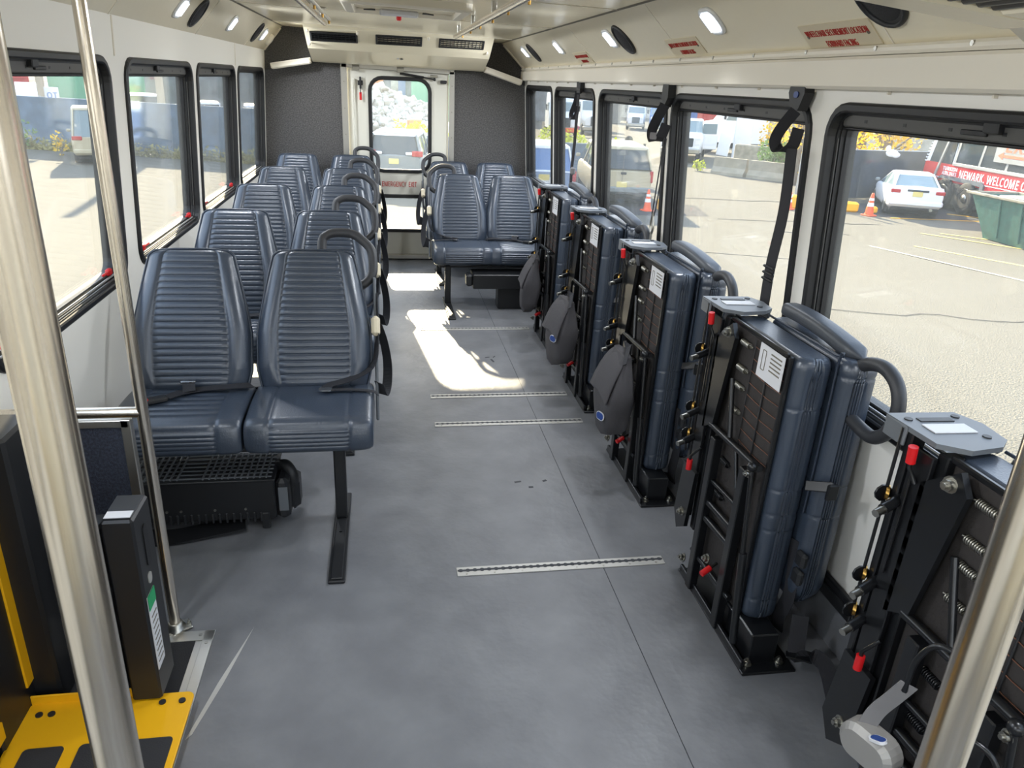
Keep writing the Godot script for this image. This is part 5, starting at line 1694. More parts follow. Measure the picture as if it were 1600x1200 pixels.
func car(called: String, label: String, at: Vector3, turn: float, p: Dictionary) -> Node3D:
	# forward is -z; p: length, width, body stations [z, half width factor, sill, shoulder], cabin rings
	var o := thing(called, label, "car", at, turn)
	var hw: float = p.w / 2
	var s := Shape.new()
	var rings := []
	for b in p.body:
		var w: float = hw * b[1]
		var y0: float = b[2]
		var y1: float = b[3]
		var m: float = lerpf(y0, y1, 0.55)
		rings.append([Vector3(-w * 0.90, y0, b[0]), Vector3(-w * 0.98, lerpf(y0, y1, 0.15), b[0]), Vector3(-w, m, b[0]), Vector3(-w * 0.985, lerpf(y0, y1, 0.85), b[0]), Vector3(-w * 0.93, y1, b[0]), Vector3(0, y1 + 0.02, b[0]), Vector3(w * 0.93, y1, b[0]), Vector3(w * 0.985, lerpf(y0, y1, 0.85), b[0]), Vector3(w, m, b[0]), Vector3(w * 0.98, lerpf(y0, y1, 0.15), b[0]), Vector3(w * 0.90, y0, b[0])])
	s.loft(rings)
	part(o, "body", s, p.paint)
	# cabin: glass house, roof and pillars
	var c: Dictionary = p.cabin
	var lo := ring_at(c.y0, hw * c.w0, c.zb0, c.zb1, 0.12)
	var hi := ring_at(c.y1, hw * c.w1, c.zr0, c.zr1, 0.18)
	s = Shape.new()
	s.loft([lo, hi], false, true)
	part(o, "window_glass", s, p.glass)
	s = Shape.new()
	var top := ring_at(c.y1 + 0.05, hw * c.w1 * 0.93, c.zr0 + 0.08, c.zr1 - 0.06, 0.16)
	var brim := ring_at(c.y1 - 0.035, hw * c.w1 * 1.02, c.zr0 - 0.02, c.zr1 + 0.03, 0.18)
	var brim2 := ring_at(c.y1 + 0.02, hw * c.w1 * 1.0, c.zr0, c.zr1 + 0.02, 0.18)
	s.loft([brim, brim2, top])
	part(o, "roof", s, p.get("roof_glare_paint", p.paint))
	s = Shape.new()
	for sx in [-1, 1]:
		for k in c.pillars:
			var zl: float = lerpf(c.zb0 + 0.03, c.zb1 - 0.03, k[0])
			var zh: float = lerpf(c.zr0 + 0.03, c.zr1 - 0.03, k[0])
			s.bar(Vector3(sx * (hw * c.w0 * 1.0 - (0.04 if k[0] in [0.0, 1.0] else 0.0)), c.y0 - 0.02, zl), Vector3(sx * (hw * c.w1 * 1.005 - (0.05 if k[0] in [0.0, 1.0] else 0.0)), c.y1, zh), 0.05, k[1], Vector3(0, 0, 1), 0.01)
	part(o, "pillar", s, p.paint)
	for sx in [-1, 1]:
		for z in p.axles:
			wheel(o, Vector3(sx * (hw - 0.12), p.r, z), p.r, 0.22, M.zinc, sx)
	s = Shape.new()
	for z in p.axles: s.box(Vector3(0, p.r * 0.9, z), Vector3(hw * 1.9, p.r * 1.5, p.r * 2.2), 0.05)
	s.box(Vector3(0, 0.24, 0), Vector3(hw * 1.7, 0.14, p.l * 0.86), 0.03)
	part(o, "underbody", s, M.tyre)
	for t in p.lights:
		for sx in [-1, 1]:
			s = Shape.new()
			s.box(Vector3(sx * t[0].x, t[0].y, t[0].z), t[1], minf(0.02, t[1].z * 0.4))
			part(o, "tail_light", s, t[2])
	var zr: float = p.l / 2
	s = Shape.new()
	s.slab(Vector3(0, p.plate, zr + 0.015), Vector3.RIGHT, Vector3.UP, 0.31, 0.16, 0.02, 0.015)
	part(o, "number_plate", s, M.plate_yellow)
	s = Shape.new()
	s.box(Vector3(0, p.bumper, zr - 0.03), Vector3(p.w * 0.96, 0.2, 0.14), 0.05)
	part(o, "bumper", s, p.get("bumper_paint", p.paint))
	for sx in [-1, 1]:
		s = Shape.new()
		s.box(Vector3(sx * (hw + 0.09), c.y0 + 0.08, c.zb0 + 0.45), Vector3(0.16, 0.12, 0.09), 0.03)
		part(o, "mirror", s, p.get("mirror_paint", p.paint))
	return o

func suv_shape(l: float, w: float, h: float, paint: Material, glass: Material) -> Dictionary:
	var z := l / 2
	return {"l": l, "w": w, "paint": paint, "glass": glass, "r": 0.36, "axles": [-z + 0.85, z - 0.95], "plate": 0.88, "bumper": 0.52,
		"body": [[-z, 0.80, 0.42, 0.70], [-z + 0.12, 0.93, 0.34, 0.84], [-z + 0.6, 0.99, 0.30, 0.95], [-z + 1.25, 1.0, 0.30, 1.02], [0.0, 1.0, 0.30, 1.05], [z - 0.5, 1.0, 0.32, 1.08], [z - 0.12, 0.97, 0.36, 1.08], [z, 0.92, 0.42, 1.02]],
		"cabin": {"y0": 1.03, "y1": h - 0.06, "w0": 0.96, "w1": 0.80, "zb0": -z + 1.15, "zb1": z - 0.06, "zr0": -z + 1.95, "zr1": z - 0.28, "pillars": [[0.0, 0.08], [0.34, 0.09], [0.66, 0.09], [1.0, 0.16]]},
		"lights": [[Vector3(w / 2 - 0.22, 1.02, z - 0.02), Vector3(0.36, 0.15, 0.10), M.lamp_red]]}

func build_vehicles():
	# grey SUV behind the emergency door
	var p := suv_shape(4.6, 1.82, 1.72, M.paint_grey, M.auto_glass)
	p.roof_glare_paint = M.paint_white  # white paints in the sun glare on the grey car's roof
	p.lights = [[Vector3(0.74, 1.12, 2.27), Vector3(0.34, 0.17, 0.12), M.lamp_red], [Vector3(0.48, 1.12, 2.28), Vector3(0.22, 0.09, 0.06), M.lamp_clear], [Vector3(0.62, 0.46, 2.30), Vector3(0.16, 0.07, 0.05), M.lamp_red]]
	var o := car("suv", "grey SUV with wide red tail lights seen through the emergency door window", spot(0.64, -27.0), -0.15, p)
	var s := Shape.new()
	for sx in [-0.62, 0.62]: s.box(Vector3(sx, 1.73, 0.75), Vector3(0.05, 0.05, 2.1), 0.02)
	s.box(Vector3(0, 1.74, 2.0), Vector3(0.9, 0.03, 0.2), 0.01)
	part(o, "roof_rail", s, M.paint_white)
	# big tan SUV on the right
	p = suv_shape(5.1, 1.86, 1.74, M.paint_tan, M.auto_glass)
	p.bumper_paint = M.paint_grey
	p.lights = [[Vector3(0.87, 0.90, 2.50), Vector3(0.10, 0.34, 0.10), M.lamp_red]]
	p.plate = 0.66
	p.bumper = 0.50
	p.cabin.zr1 = 2.38
	p.cabin.zb1 = 2.52
	p.cabin.y0 = 1.10
	o = car("suv", "large tan SUV with dark tailgate glass parked beyond the third right window", spot(7.35, -24.6), -0.15, p)
	s = Shape.new()
	s.box(Vector3(0.03, 0.98, 2.56), Vector3(0.17, 0.07, 0.02), 0.01)
	part(o, "handle", s, M.black_plastic)
	s = Shape.new()
	s.box(Vector3(0.0, 1.02, 2.555), Vector3(0.012, 1.1, 0.012))
	part(o, "tailgate_gap", s, M.seam)
	s = Shape.new()
	s.box(Vector3(0, 0.40, 2.5), Vector3(1.7, 0.10, 0.2), 0.04)
	part(o, "bumper_step", s, M.tyre)
	# white SUV at the far right window
	p = suv_shape(4.7, 1.84, 1.74, M.paint_white, M.paint_blue)  # blue in the glass stands for the sky it mirrors
	p.lights = [[Vector3(0.84, 0.93, 2.30), Vector3(0.16, 0.30, 0.12), M.lamp_red]]
	p.paint = M.paint_white
	o = car("suv", "white-roofed SUV with sky reflection painted on its rear glass outside the rearmost right window", spot(4.75, -23.8), -0.12, p)
	s = Shape.new()
	s.slab(Vector3(0, 0.72, 2.345), Vector3.RIGHT, Vector3.UP, 1.55, 0.62, 0.08, 0.02)
	part(o, "tailgate_panel", s, M.paint_steel_blue)
	s = Shape.new()
	s.slab(Vector3(0.05, 0.80, 2.362), Vector3.RIGHT, Vector3.UP, 0.34, 0.17, 0.02, 0.01)
	part(o, "number_plate", s, M.white_label)
	# white coupe
	p = {"l": 4.4, "w": 1.74, "paint": M.paint_white, "glass": M.auto_glass_pale, "r": 0.33, "axles": [-1.42, 1.3], "plate": 0.80, "bumper": 0.50, "bumper_paint": M.paint_white, "mirror_paint": M.paint_grey,
		"body": [[-2.2, 0.72, 0.36, 0.58], [-2.08, 0.88, 0.28, 0.66], [-1.5, 0.98, 0.24, 0.80], [-0.9, 1.0, 0.24, 0.88], [0.3, 1.0, 0.24, 0.93], [1.4, 1.0, 0.26, 0.99], [2.0, 0.97, 0.30, 1.02], [2.14, 0.94, 0.36, 1.01], [2.2, 0.90, 0.42, 0.92]],
		"cabin": {"y0": 0.90, "y1": 1.34, "w0": 0.92, "w1": 0.70, "zb0": -0.95, "zb1": 1.95, "zr0": -0.05, "zr1": 1.15, "pillars": [[0.0, 0.07], [0.52, 0.10], [1.0, 0.17]]},
		"lights": [[Vector3(0.68, 0.87, 2.15), Vector3(0.30, 0.13, 0.12), M.lamp_red]]}
	o = car("coupe", "white two-door coupe parked by the dark fence beyond the nearest right window", spot(16.85, -22.7), -0.47, p)
	o.scale = Vector3.ONE * 0.9
	s = Shape.new()
	s.box(Vector3(0, 0.91, 2.21), Vector3(0.66, 0.07, 0.03), 0.01)
	part(o, "plate_strip", s, M.auto_glass)
	s = Shape.new()
	s.rod(Vector3(0.5, 0.31, 2.05), Vector3(0.5, 0.31, 2.24), 0.05, 12)
	part(o, "exhaust", s, M.zinc)
	s = Shape.new()
	s.box(Vector3(0, 0.31, 2.10), Vector3(1.5, 0.08, 0.14), 0.03)
	part(o, "rear_skirt", s, M.tyre)
	# gold SUV by the left fence
	p = suv_shape(4.6, 1.84, 2.15, M.paint_tan, M.auto_glass_pale)
	car("suv", "pale gold SUV half hidden behind the slim pole outside the front left window", spot(-10.55, -31.3), 0.33, p).scale = Vector3.ONE * 0.88
	white_pickup(spot(15.75, -39.6))
	red_bus()
	dumpster()
	tractor_truck("semi_truck", "white long-nosed semi truck seen side-on beyond the concrete barrier", spot(21.3, -44.3), PI / 2 - 0.25, 0.92, M.paint_white)
	tractor_truck("semi_truck", "far white semi truck facing the bus across the road", spot(28.1, -86.0), PI - 0.32, 0.84, M.paint_white)
	tractor_truck("semi_truck", "far blue semi truck facing the bus, right of the far white one", spot(29.7, -83.0), PI - 0.32, 0.84, M.paint_blue)
	tractor_truck("semi_truck", "white truck with orange bumper beyond the second rear right window", spot(14.4, -64.0), PI - 0.1, 0.95, M.paint_white)
	tractor_truck("semi_truck", "white truck with dark grille in front of the pink container", spot(19.1, -72.0), PI - 0.1, 1.05, M.paint_white)

func tractor_truck(called: String, label: String, at: Vector3, turn: float, k: float, paint: Material):
	var o := thing(called, label, "truck", at, turn, "")
	var t := Transform3D(Basis().scaled(Vector3(k, k, k)), Vector3.ZERO)
	var s := Shape.new(t)
	var rings := []
	for b in [[-3.3, 0.95, 0.9, 1.55], [-3.1, 1.05, 0.75, 1.75], [-1.9, 1.1, 0.7, 2.0], [-1.85, 1.12, 0.7, 2.05]]:
		rings.append([Vector3(-b[1], b[2], b[0]), Vector3(-b[1], b[3] - 0.2, b[0]), Vector3(-b[1] * 0.8, b[3], b[0]), Vector3(b[1] * 0.8, b[3], b[0]), Vector3(b[1], b[3] - 0.2, b[0]), Vector3(b[1], b[2], b[0])])
	s.loft(rings)
	part(o, "bonnet", s, paint)
	s = Shape.new(t)
	s.loft([[Vector3(-1.2, 0.7, -1.9), Vector3(1.2, 0.7, -1.9), Vector3(1.2, 0.7, 1.2), Vector3(-1.2, 0.7, 1.2)], [Vector3(-1.2, 2.0, -1.9), Vector3(1.2, 2.0, -1.9), Vector3(1.2, 2.0, 1.2), Vector3(-1.2, 2.0, 1.2)], [Vector3(-1.12, 2.85, -1.35), Vector3(1.12, 2.85, -1.35), Vector3(1.15, 3.0, 1.2), Vector3(-1.15, 3.0, 1.2)], [Vector3(-1.0, 3.5, 0.0), Vector3(1.0, 3.5, 0.0), Vector3(1.1, 3.8, 1.2), Vector3(-1.1, 3.8, 1.2)]], true, true, false)
	part(o, "cab", s, paint)
	s = Shape.new(t)
	s.quad(Vector3(-1.05, 2.08, -1.87), Vector3(1.05, 2.08, -1.87), Vector3(1.0, 2.8, -1.41), Vector3(-1.0, 2.8, -1.41))
	s.prism([Vector2(-1.5, 2.05), Vector2(-0.4, 2.05), Vector2(-0.4, 2.72), Vector2(-1.1, 2.72)], Vector3(-1.215, 0, 0), Vector3(1.215, 0, 0), Vector3(0, 0, 1), Vector3.UP)
	part(o, "windscreen", s, M.auto_glass_pale)
	s = Shape.new(t)
	s.box(Vector3(0, 1.25, -3.3), Vector3(1.0, 0.75, 0.06), 0.02)
	part(o, "grille", s, M.auto_glass)
	s = Shape.new(t)
	s.box(Vector3(0, 0.65, -3.35), Vector3(2.3, 0.35, 0.25), 0.06)
	part(o, "bumper", s, M.orange if "orange" in label else M.zinc)
	for sx in [-1, 1]:
		s = Shape.new(t)
		s.box(Vector3(sx * 0.88, 1.2, -3.2), Vector3(0.3, 0.22, 0.1), 0.04)
		part(o, "headlight", s, M.lamp_clear)
		s = Shape.new(t)
		s.box(Vector3(sx * 1.42, 2.35, -1.6), Vector3(0.1, 0.5, 0.14), 0.03)
		s.rod(Vector3(sx * 1.2, 2.5, -1.6), Vector3(sx * 1.42, 2.5, -1.6), 0.02, 6)
		part(o, "mirror", s, M.tyre)
		for z in [-2.5, 1.9, 3.1]:
			wheel(o, Vector3(sx * 1.05, 0.5, z) * k, 0.5 * k, 0.3 * k, M.zinc, sx)
	s = Shape.new(t)
	s.box(Vector3(0, 0.75, 1.4), Vector3(0.9, 0.3, 4.6), 0.05)
	s.box(Vector3(0, 0.6, -1.2), Vector3(2.1, 0.5, 1.2), 0.05)
	part(o, "chassis", s, M.tyre)

func white_pickup(at: Vector3):
	var o := thing("pickup_truck", "white pickup with its door open at the left of the fourth right window", "truck", at, 2.7)
	var s := Shape.new()
	var rings := []
	for b in [[-2.9, 0.92, 0.6, 1.2], [-2.7, 1.0, 0.5, 1.35], [-1.4, 1.0, 0.5, 1.42], [2.9, 1.0, 0.55, 1.4]]:
		rings.append([Vector3(-b[1], b[2], b[0]), Vector3(-b[1], b[3] - 0.12, b[0]), Vector3(-b[1] * 0.88, b[3], b[0]), Vector3(b[1] * 0.88, b[3], b[0]), Vector3(b[1], b[3] - 0.12, b[0]), Vector3(b[1], b[2], b[0])])
	s.loft(rings)
	part(o, "body", s, M.paint_white)
	s = Shape.new()
	s.loft([ring_at(1.4, 0.93, -1.5, 0.9, 0.1), ring_at(1.95, 0.8, -0.8, 0.7, 0.12)], true, true)
	part(o, "cab_glass", s, M.auto_glass_pale)
	s = Shape.new()
	s.loft([ring_at(1.93, 0.82, -0.85, 0.75, 0.12), ring_at(2.0, 0.75, -0.7, 0.65, 0.12)], true, true)
	part(o, "roof", s, M.paint_white)
	s = Shape.new()
	s.box(Vector3(0, 0.98, -2.88), Vector3(1.2, 0.42, 0.1), 0.03)
	part(o, "grille", s, M.auto_glass)
	s = Shape.new()
	s.box(Vector3(0, 0.58, -2.92), Vector3(1.9, 0.26, 0.2), 0.05)
	part(o, "bumper", s, M.zinc)
	for sx in [-1, 1]:
		s = Shape.new()
		s.box(Vector3(sx * 0.78, 1.02, -2.85), Vector3(0.28, 0.4, 0.12), 0.04)
		part(o, "headlight", s, M.lamp_clear)
		for z in [-1.95, 1.9]: wheel(o, Vector3(sx * 0.88, 0.4, z), 0.4, 0.25, M.zinc, sx)
	s = Shape.new()
	var d := Basis(Vector3.UP, -1.0)
	s.box(Vector3(-1.25, 0.95, -0.9), Vector3(0.08, 0.75, 1.0), 0.03, d)
	part(o, "open_door", s, M.paint_white)
	s = Shape.new()
	s.box(Vector3(-1.25, 1.58, -0.9), Vector3(0.04, 0.5, 0.8), 0.01, d)
	part(o, "door_glass", s, M.auto_glass_pale)

func red_bus():
	# rear left corner at the photograph's left end of the bus, running away to the right
	var o := thing("red_bus", "long red coach with grey windows and white lettering behind the green dumpster", "bus", spot(18.75, -24.6), 0.0)
	o.rotation.y = -1.68
	# local: x runs along the near side towards the front, z away from the yard side is negative
	var L := 12.0
	var s := Shape.new()
	s.prism([Vector2(0, 0.45), Vector2(L, 0.45), Vector2(L, 1.45), Vector2(0.0, 1.45), Vector2(-0.05, 0.9)], Vector3(0, 0, 0), Vector3(0, 0, -2.5), Vector3.RIGHT, Vector3.UP)
	part(o, "body", s, M.paint_red)
	s = Shape.new()
	s.prism([Vector2(0.0, 1.45), Vector2(L, 1.45), Vector2(L, 2.72), Vector2(0.62, 2.72), Vector2(0.32, 2.58)], Vector3(0, 0, -0.02), Vector3(0, 0, -2.48), Vector3.RIGHT, Vector3.UP)
	part(o, "upper_body", s, M.paint_white)
	s = Shape.new()
	s.prism([Vector2(0.25, 1.45), Vector2(1.5, 1.45), Vector2(1.6, 2.36), Vector2(0.5, 2.36)], Vector3(0, 0, -0.1), Vector3(0, 0, 0.012), Vector3.RIGHT, Vector3.UP)
	part(o, "rear_quarter_panel", s, M.auto_glass)
	s = Shape.new()
	s.box(Vector3(L / 2 + 0.8, 1.9, 0.0), Vector3(L - 1.7, 0.86, 0.02))
	part(o, "window_glass", s, M.auto_glass)
	for k in 9:
		s = Shape.new()
		s.bar(Vector3(1.68 + k * 1.26, 1.48, 0.016), Vector3(1.80 + k * 1.26, 2.34, 0.016), 0.10, 0.02, Vector3(0, 0, 1))
		part(o, "window_post", s, M.galvanised)
	s = Shape.new()
	s.box(Vector3(L / 2 + 0.8, 1.47, 0.012), Vector3(L - 1.6, 0.10, 0.05), 0.01)
	s.box(Vector3(L / 2 + 0.8, 2.35, 0.012), Vector3(L - 1.6, 0.07, 0.04), 0.01)
	part(o, "window_rail", s, M.galvanised)
	s = Shape.new()
	s.bar(Vector3(0.75, 0.95, 0.05), Vector3(1.35, 2.7, 0.05), 0.09, 0.06, Vector3(0, 0, 1), 0.01)
	s.bar(Vector3(0.75, 0.95, 0.05), Vector3(0.85, 0.78, 0.05), 0.09, 0.06, Vector3(0, 0, 1), 0.01)
	part(o, "side_pipe", s, M.galvanised)
	for k in 9:
		s = Shape.new()
		s.box(Vector3(0.02 + k * 0.03, 1.45 + k * 0.10, -0.3), Vector3(0.12, 0.035, 0.66), 0.005)
		part(o, "rear_louvre", s, M.paint_white)
	s = Shape.new()
	s.box(Vector3(-0.06, 1.05, -0.25), Vector3(0.08, 0.28, 0.18), 0.03)
	part(o, "tail_light", s, M.lamp_clear)
	s = Shape.new()
	s.box(Vector3(2.1, 0.55, -0.2), Vector3(2.4, 0.85, 0.44), 0.1)
	part(o, "wheel_arch", s, M.tyre)
	s = Shape.new()
	s.prism([Vector2(0.9, 0.9), Vector2(1.15, 1.08), Vector2(3.3, 1.08), Vector2(3.45, 1.0), Vector2(3.45, 0.5), Vector2(3.3, 0.5), Vector2(3.28, 0.94), Vector2(1.15, 0.98)], Vector3(0, 0, -0.05), Vector3(0, 0, 0.06), Vector3.RIGHT, Vector3.UP)
	part(o, "arch_trim", s, M.grey_plastic)
	for x in [1.52, 2.72]:
		var w := Shape.new(Transform3D(Basis(Vector3.RIGHT, PI / 2), Vector3.ZERO))
		w.lathe([Vector2(0.30, -0.15), Vector2(0.46, -0.15), Vector2(0.5, -0.10), Vector2(0.5, 0.10), Vector2(0.46, 0.15), Vector2(0.30, 0.13)], Transform3D(), 22)
		var tw := part(o, "wheel", w, M.tyre)
		tw.position = Vector3(x, 0.5, -0.02)
		w = Shape.new(Transform3D(Basis(Vector3.RIGHT, PI / 2), Vector3.ZERO))
		w.lathe([Vector2(0.31, 0.05), Vector2(0.31, 0.14), Vector2(0.26, 0.10), Vector2(0.15, 0.06), Vector2(0.12, 0.15), Vector2(0.0, 0.16)], Transform3D(), 18)
		part(tw, "rim", w, M.zinc)
		for k in 8:
			w = Shape.new()
			w.rod(Vector3(cos(TAU * k / 8) * 0.2, sin(TAU * k / 8) * 0.2, 0.06), Vector3(cos(TAU * k / 8) * 0.2, sin(TAU * k / 8) * 0.2, 0.12), 0.02, 6)
			part(tw, "lug", w, M.seam_dark)
	s = Shape.new()
	s.box(Vector3(6.0, 1.0, 0.008), Vector3(11.8, 0.025, 0.01))
	part(o, "pinstripe", s, M.paint_white)
	words(o, "lettering", "NEWARK, WELCOME ON BOARD", 0.25, 4.5, Transform3D(Basis(), Vector3(4.3, 1.18, 0.008)), M.paint_white)
	words(o, "lettering", "TURKISH", 0.115, 0.8, Transform3D(Basis(), Vector3(1.5, 1.30, 0.008)), M.paint_white)
	words(o, "lettering", "AIRLINES", 0.115, 0.8, Transform3D(Basis(), Vector3(1.5, 1.15, 0.008)), M.paint_white)
	s = Shape.new()
	s.box(Vector3(4.6, 2.16, 0.05), Vector3(2.0, 0.86, 0.03), 0.01)  # reflection of an exit sticker in the window, built as a panel
	var ex := part(o, "exit_reflection", s, M.siding_grey, "grey window reflection with orange EXIT lettering and arrow, built solid")
	words(ex, "lettering", "EXIT", 0.36, 1.35, Transform3D(Basis(), Vector3(4.7, 2.22, 0.067)), M.exit_orange)
	s = Shape.new()
	s.prism([Vector2(3.75, 1.93), Vector2(4.0, 1.82), Vector2(4.0, 1.89), Vector2(5.5, 1.89), Vector2(5.5, 1.97), Vector2(4.0, 1.97), Vector2(4.0, 2.04)], Vector3(0, 0, 0.066), Vector3(0, 0, 0.072), Vector3.RIGHT, Vector3.UP)
	part(ex, "arrow", s, M.exit_orange)

func dumpster():
	var o := thing("dumpster", "green steel dumpster with worn pale rim in front of the red coach", "dumpster", spot(15.8, -17.85), -1.6)
	# local: x along its front towards the right
	var s := Shape.new()
	var lo := [Vector3(0.05, 0.02, 0), Vector3(3.6, 0.02, 0), Vector3(3.6, 0.02, -1.15), Vector3(0.05, 0.02, -1.15)]
	var mid := [Vector3(-0.02, 0.20, 0.03), Vector3(3.65, 0.20, 0.03), Vector3(3.65, 0.20, -1.18), Vector3(-0.02, 0.20, -1.18)]
	var hi := [Vector3(-0.62, 1.10, 0.12), Vector3(4.2, 1.10, 0.12), Vector3(4.2, 1.10, -1.3), Vector3(-0.62, 1.10, -1.3)]
	var inn := [Vector3(-0.55, 1.10, 0.05), Vector3(4.12, 1.10, 0.05), Vector3(4.12, 1.10, -1.23), Vector3(-0.55, 1.10, -1.23)]
	var deep := [Vector3(-0.2, 0.5, 0.02), Vector3(3.8, 0.5, 0.02), Vector3(3.8, 0.5, -1.15), Vector3(-0.2, 0.5, -1.15)]
	s.loft([lo, mid, hi, inn, deep], true, true, false)
	part(o, "body", s, M.green_skip)
	s = Shape.new()
	s.bar(Vector3(-0.78, 1.12, 0.14), Vector3(4.3, 1.12, 0.14), 0.10, 0.07, Vector3.UP, 0.015)
	s.bar(Vector3(-0.66, 1.12, 0.14), Vector3(-0.66, 1.12, -1.35), 0.10, 0.07, Vector3.UP, 0.015)
	s.bar(Vector3(-0.7, 1.12, -1.33), Vector3(4.3, 1.12, -1.33), 0.10, 0.07, Vector3.UP, 0.015)
	part(o, "rim", s, M.concrete)
	s = Shape.new()
	s.box(Vector3(1.9, 1.16, -0.6), Vector3(3.4, 0.05, 1.2), 0.02, Basis(Vector3(0, 0, 1), 0.01))
	part(o, "lid", s, M.rubble_dark)
	for x in [0.55, 1.3]:
		s = Shape.new()
		s.bar(Vector3(x, 0.1, 0.04), Vector3(x - 0.08, 1.05, 0.14), 0.08, 0.04, Vector3(0, 0, 1), 0.01)
		part(o, "rib", s, M.green_skip)
	s = Shape.new()
	s.slab(Vector3(1.75, 0.68, 0.105), Vector3.RIGHT, Vector3(0, 1, 0.095).normalized(), 0.62, 0.42, 0.02, 0.01)
	var lb := part(o, "company_label", s, M.green_sign, "green label with orange emblem")
	s = Shape.new()
	s.slab(Vector3(1.75, 0.74, 0.118), Vector3.RIGHT, Vector3(0, 1, 0.095).normalized(), 0.24, 0.2, 0.1, 0.008)
	s.box(Vector3(1.75, 0.74, 0.117), Vector3(0.46, 0.035, 0.008))
	part(lb, "emblem", s, M.orange)
	s = Shape.new()
	s.slab(Vector3(1.75, 0.75, 0.124), Vector3.RIGHT, Vector3(0, 1, 0.095).normalized(), 0.13, 0.1, 0.05, 0.006)
	part(lb, "emblem_centre", s, M.paint_white)
	s = Shape.new()
	s.box(Vector3(1.75, 0.52, 0.10), Vector3(0.5, 0.045, 0.012))
	part(lb, "printed_line", s, M.paint_white)

# ---------------------------------------------------------------- fences, plants and buildings of the yard
func leaves(parent: Node, called: String, m: Material, count: int, size: float, where: Callable):
	var q := Shape.new()
	q.tri(Vector3(-0.5, 0, 0), Vector3(0, 0.08, 0.9), Vector3(0, 0, -0.7))
	q.tri(Vector3(0.5, 0, 0), Vector3(0, 0, -0.7), Vector3(0, 0.08, 0.9))
	var mm := MultiMesh.new()
	mm.transform_format = MultiMesh.TRANSFORM_3D
	mm.mesh = q.mesh()
	mm.instance_count = count
	for i in count:
		var b := Basis(Vector3(rng.randf_range(-1, 1), rng.randf_range(-1, 1), rng.randf_range(-1, 1)).normalized(), rng.randf_range(0, TAU)).scaled(Vector3.ONE * size * rng.randf_range(0.6, 1.3))
		mm.set_instance_transform(i, Transform3D(b, where.call()))
	var o := MultiMeshInstance3D.new()
	o.name = called
	o.multimesh = mm
	o.material_override = m
	o.set_meta("kind", "stuff")
	parent.add_child(o, true)

func in_ball(r: Vector3) -> Vector3:
	var v := Vector3(rng.randfn(), rng.randfn(), rng.randfn()).normalized() * pow(rng.randf(), 0.4)
	return v * r

func fence(label: String, a: Vector3, b: Vector3, h: float, step: float, m: Material, posts: Material):
	var o := thing("fence", label, "fence", a)
	var n := int(ceil(a.distance_to(b) / step))
	for k in n + 1:
		var p := a.lerp(b, float(k) / n)
		p.y = land(p.x, p.z)
		var s := Shape.new()
		s.rod(p - a, p - a + Vector3(0, h + 0.06, 0), 0.035, 8)
		part(o, "post", s, posts)
		if k == n: break
		var q := a.lerp(b, float(k + 1) / n)
		q.y = land(q.x, q.z)
		var side: Vector3 = (q - p).cross(Vector3.UP).normalized()
		s = Shape.new()
		var grid := []
		for i in 6:
			var row := []
			for j in 4:
				var w := side * (0.05 + 0.05 * sin(i * 1.7 + k * 2.1) * sin(PI * j / 3.0) * sin(PI * i / 5.0))
				row.append(p.lerp(q, i / 5.0) - a + Vector3(0, 0.06 + (h - 0.06) * j / 3.0, 0) + w)
			grid.append(row)
		s.loft(grid, false, false, true, false)
		part(o, "screen", s, m)
		s = Shape.new()
		s.rod(p - a + Vector3(0, h, 0), q - a + Vector3(0, h, 0), 0.025, 6)
		part(o, "top_rail", s, posts)
	return o

func shrub(label: String, at: Vector3, r: Vector3, m: Material, count: int, size: float, called := "shrub"):
	var o := thing(called, label, "plant", at)
	var s := Shape.new()
	for k in 6:
		var d := in_ball(r) * 0.8
		s.tube(curve([Vector3(d.x * 0.1, 0, d.z * 0.1), Vector3(d.x * 0.5, r.y * 0.6, d.z * 0.5), Vector3(d.x, r.y + d.y * 0.6, d.z)], 3), 0.015, 5)
	part(o, "stem", s, M.bark)
	leaves(o, "foliage", m, count, size, func(): return Vector3(0, r.y, 0) + in_ball(r))

func cone(label: String, at: Vector3, h: float):
	var o := thing("traffic_cone", label, "traffic cone", at, 0.3, "orange traffic cones in the yard")
	var s := Shape.new()
	s.slab(Vector3(0, 0.02, 0), Vector3.RIGHT, Vector3(0, 0, -1), h * 0.52, h * 0.52, 0.05, 0.04, 0.01)
	part(o, "base", s, M.orange)
	s = Shape.new()
	s.lathe([Vector2(h * 0.2, 0.04), Vector2(h * 0.155, h * 0.3), Vector2(h * 0.06, h * 0.97), Vector2(h * 0.045, h), Vector2(0.0, h)], Transform3D(), 16)
	part(o, "body", s, M.orange)
	for b in [[0.42, 0.58], [0.68, 0.79]]:
		s = Shape.new()
		var r0: float = lerpf(h * 0.2, h * 0.06, b[0] / 0.97) + 0.006
		var r1: float = lerpf(h * 0.2, h * 0.06, b[1] / 0.97) + 0.006
		s.lathe([Vector2(r0, h * b[0]), Vector2(r1, h * b[1])], Transform3D(), 16)
		part(o, "reflective_band", s, M.paint_white)

func block(called: String, label: String, category: String, at: Vector3, size: Vector3, turn: float, m: Material, group := "") -> MeshInstance3D:
	var s := Shape.new()
	s.box(Vector3(0, size.y / 2, 0), size, minf(0.05, size.y * 0.2))
	var o := solo(called, s, m, label, category, group)
	o.position = at
	o.rotation.y = turn
	return o

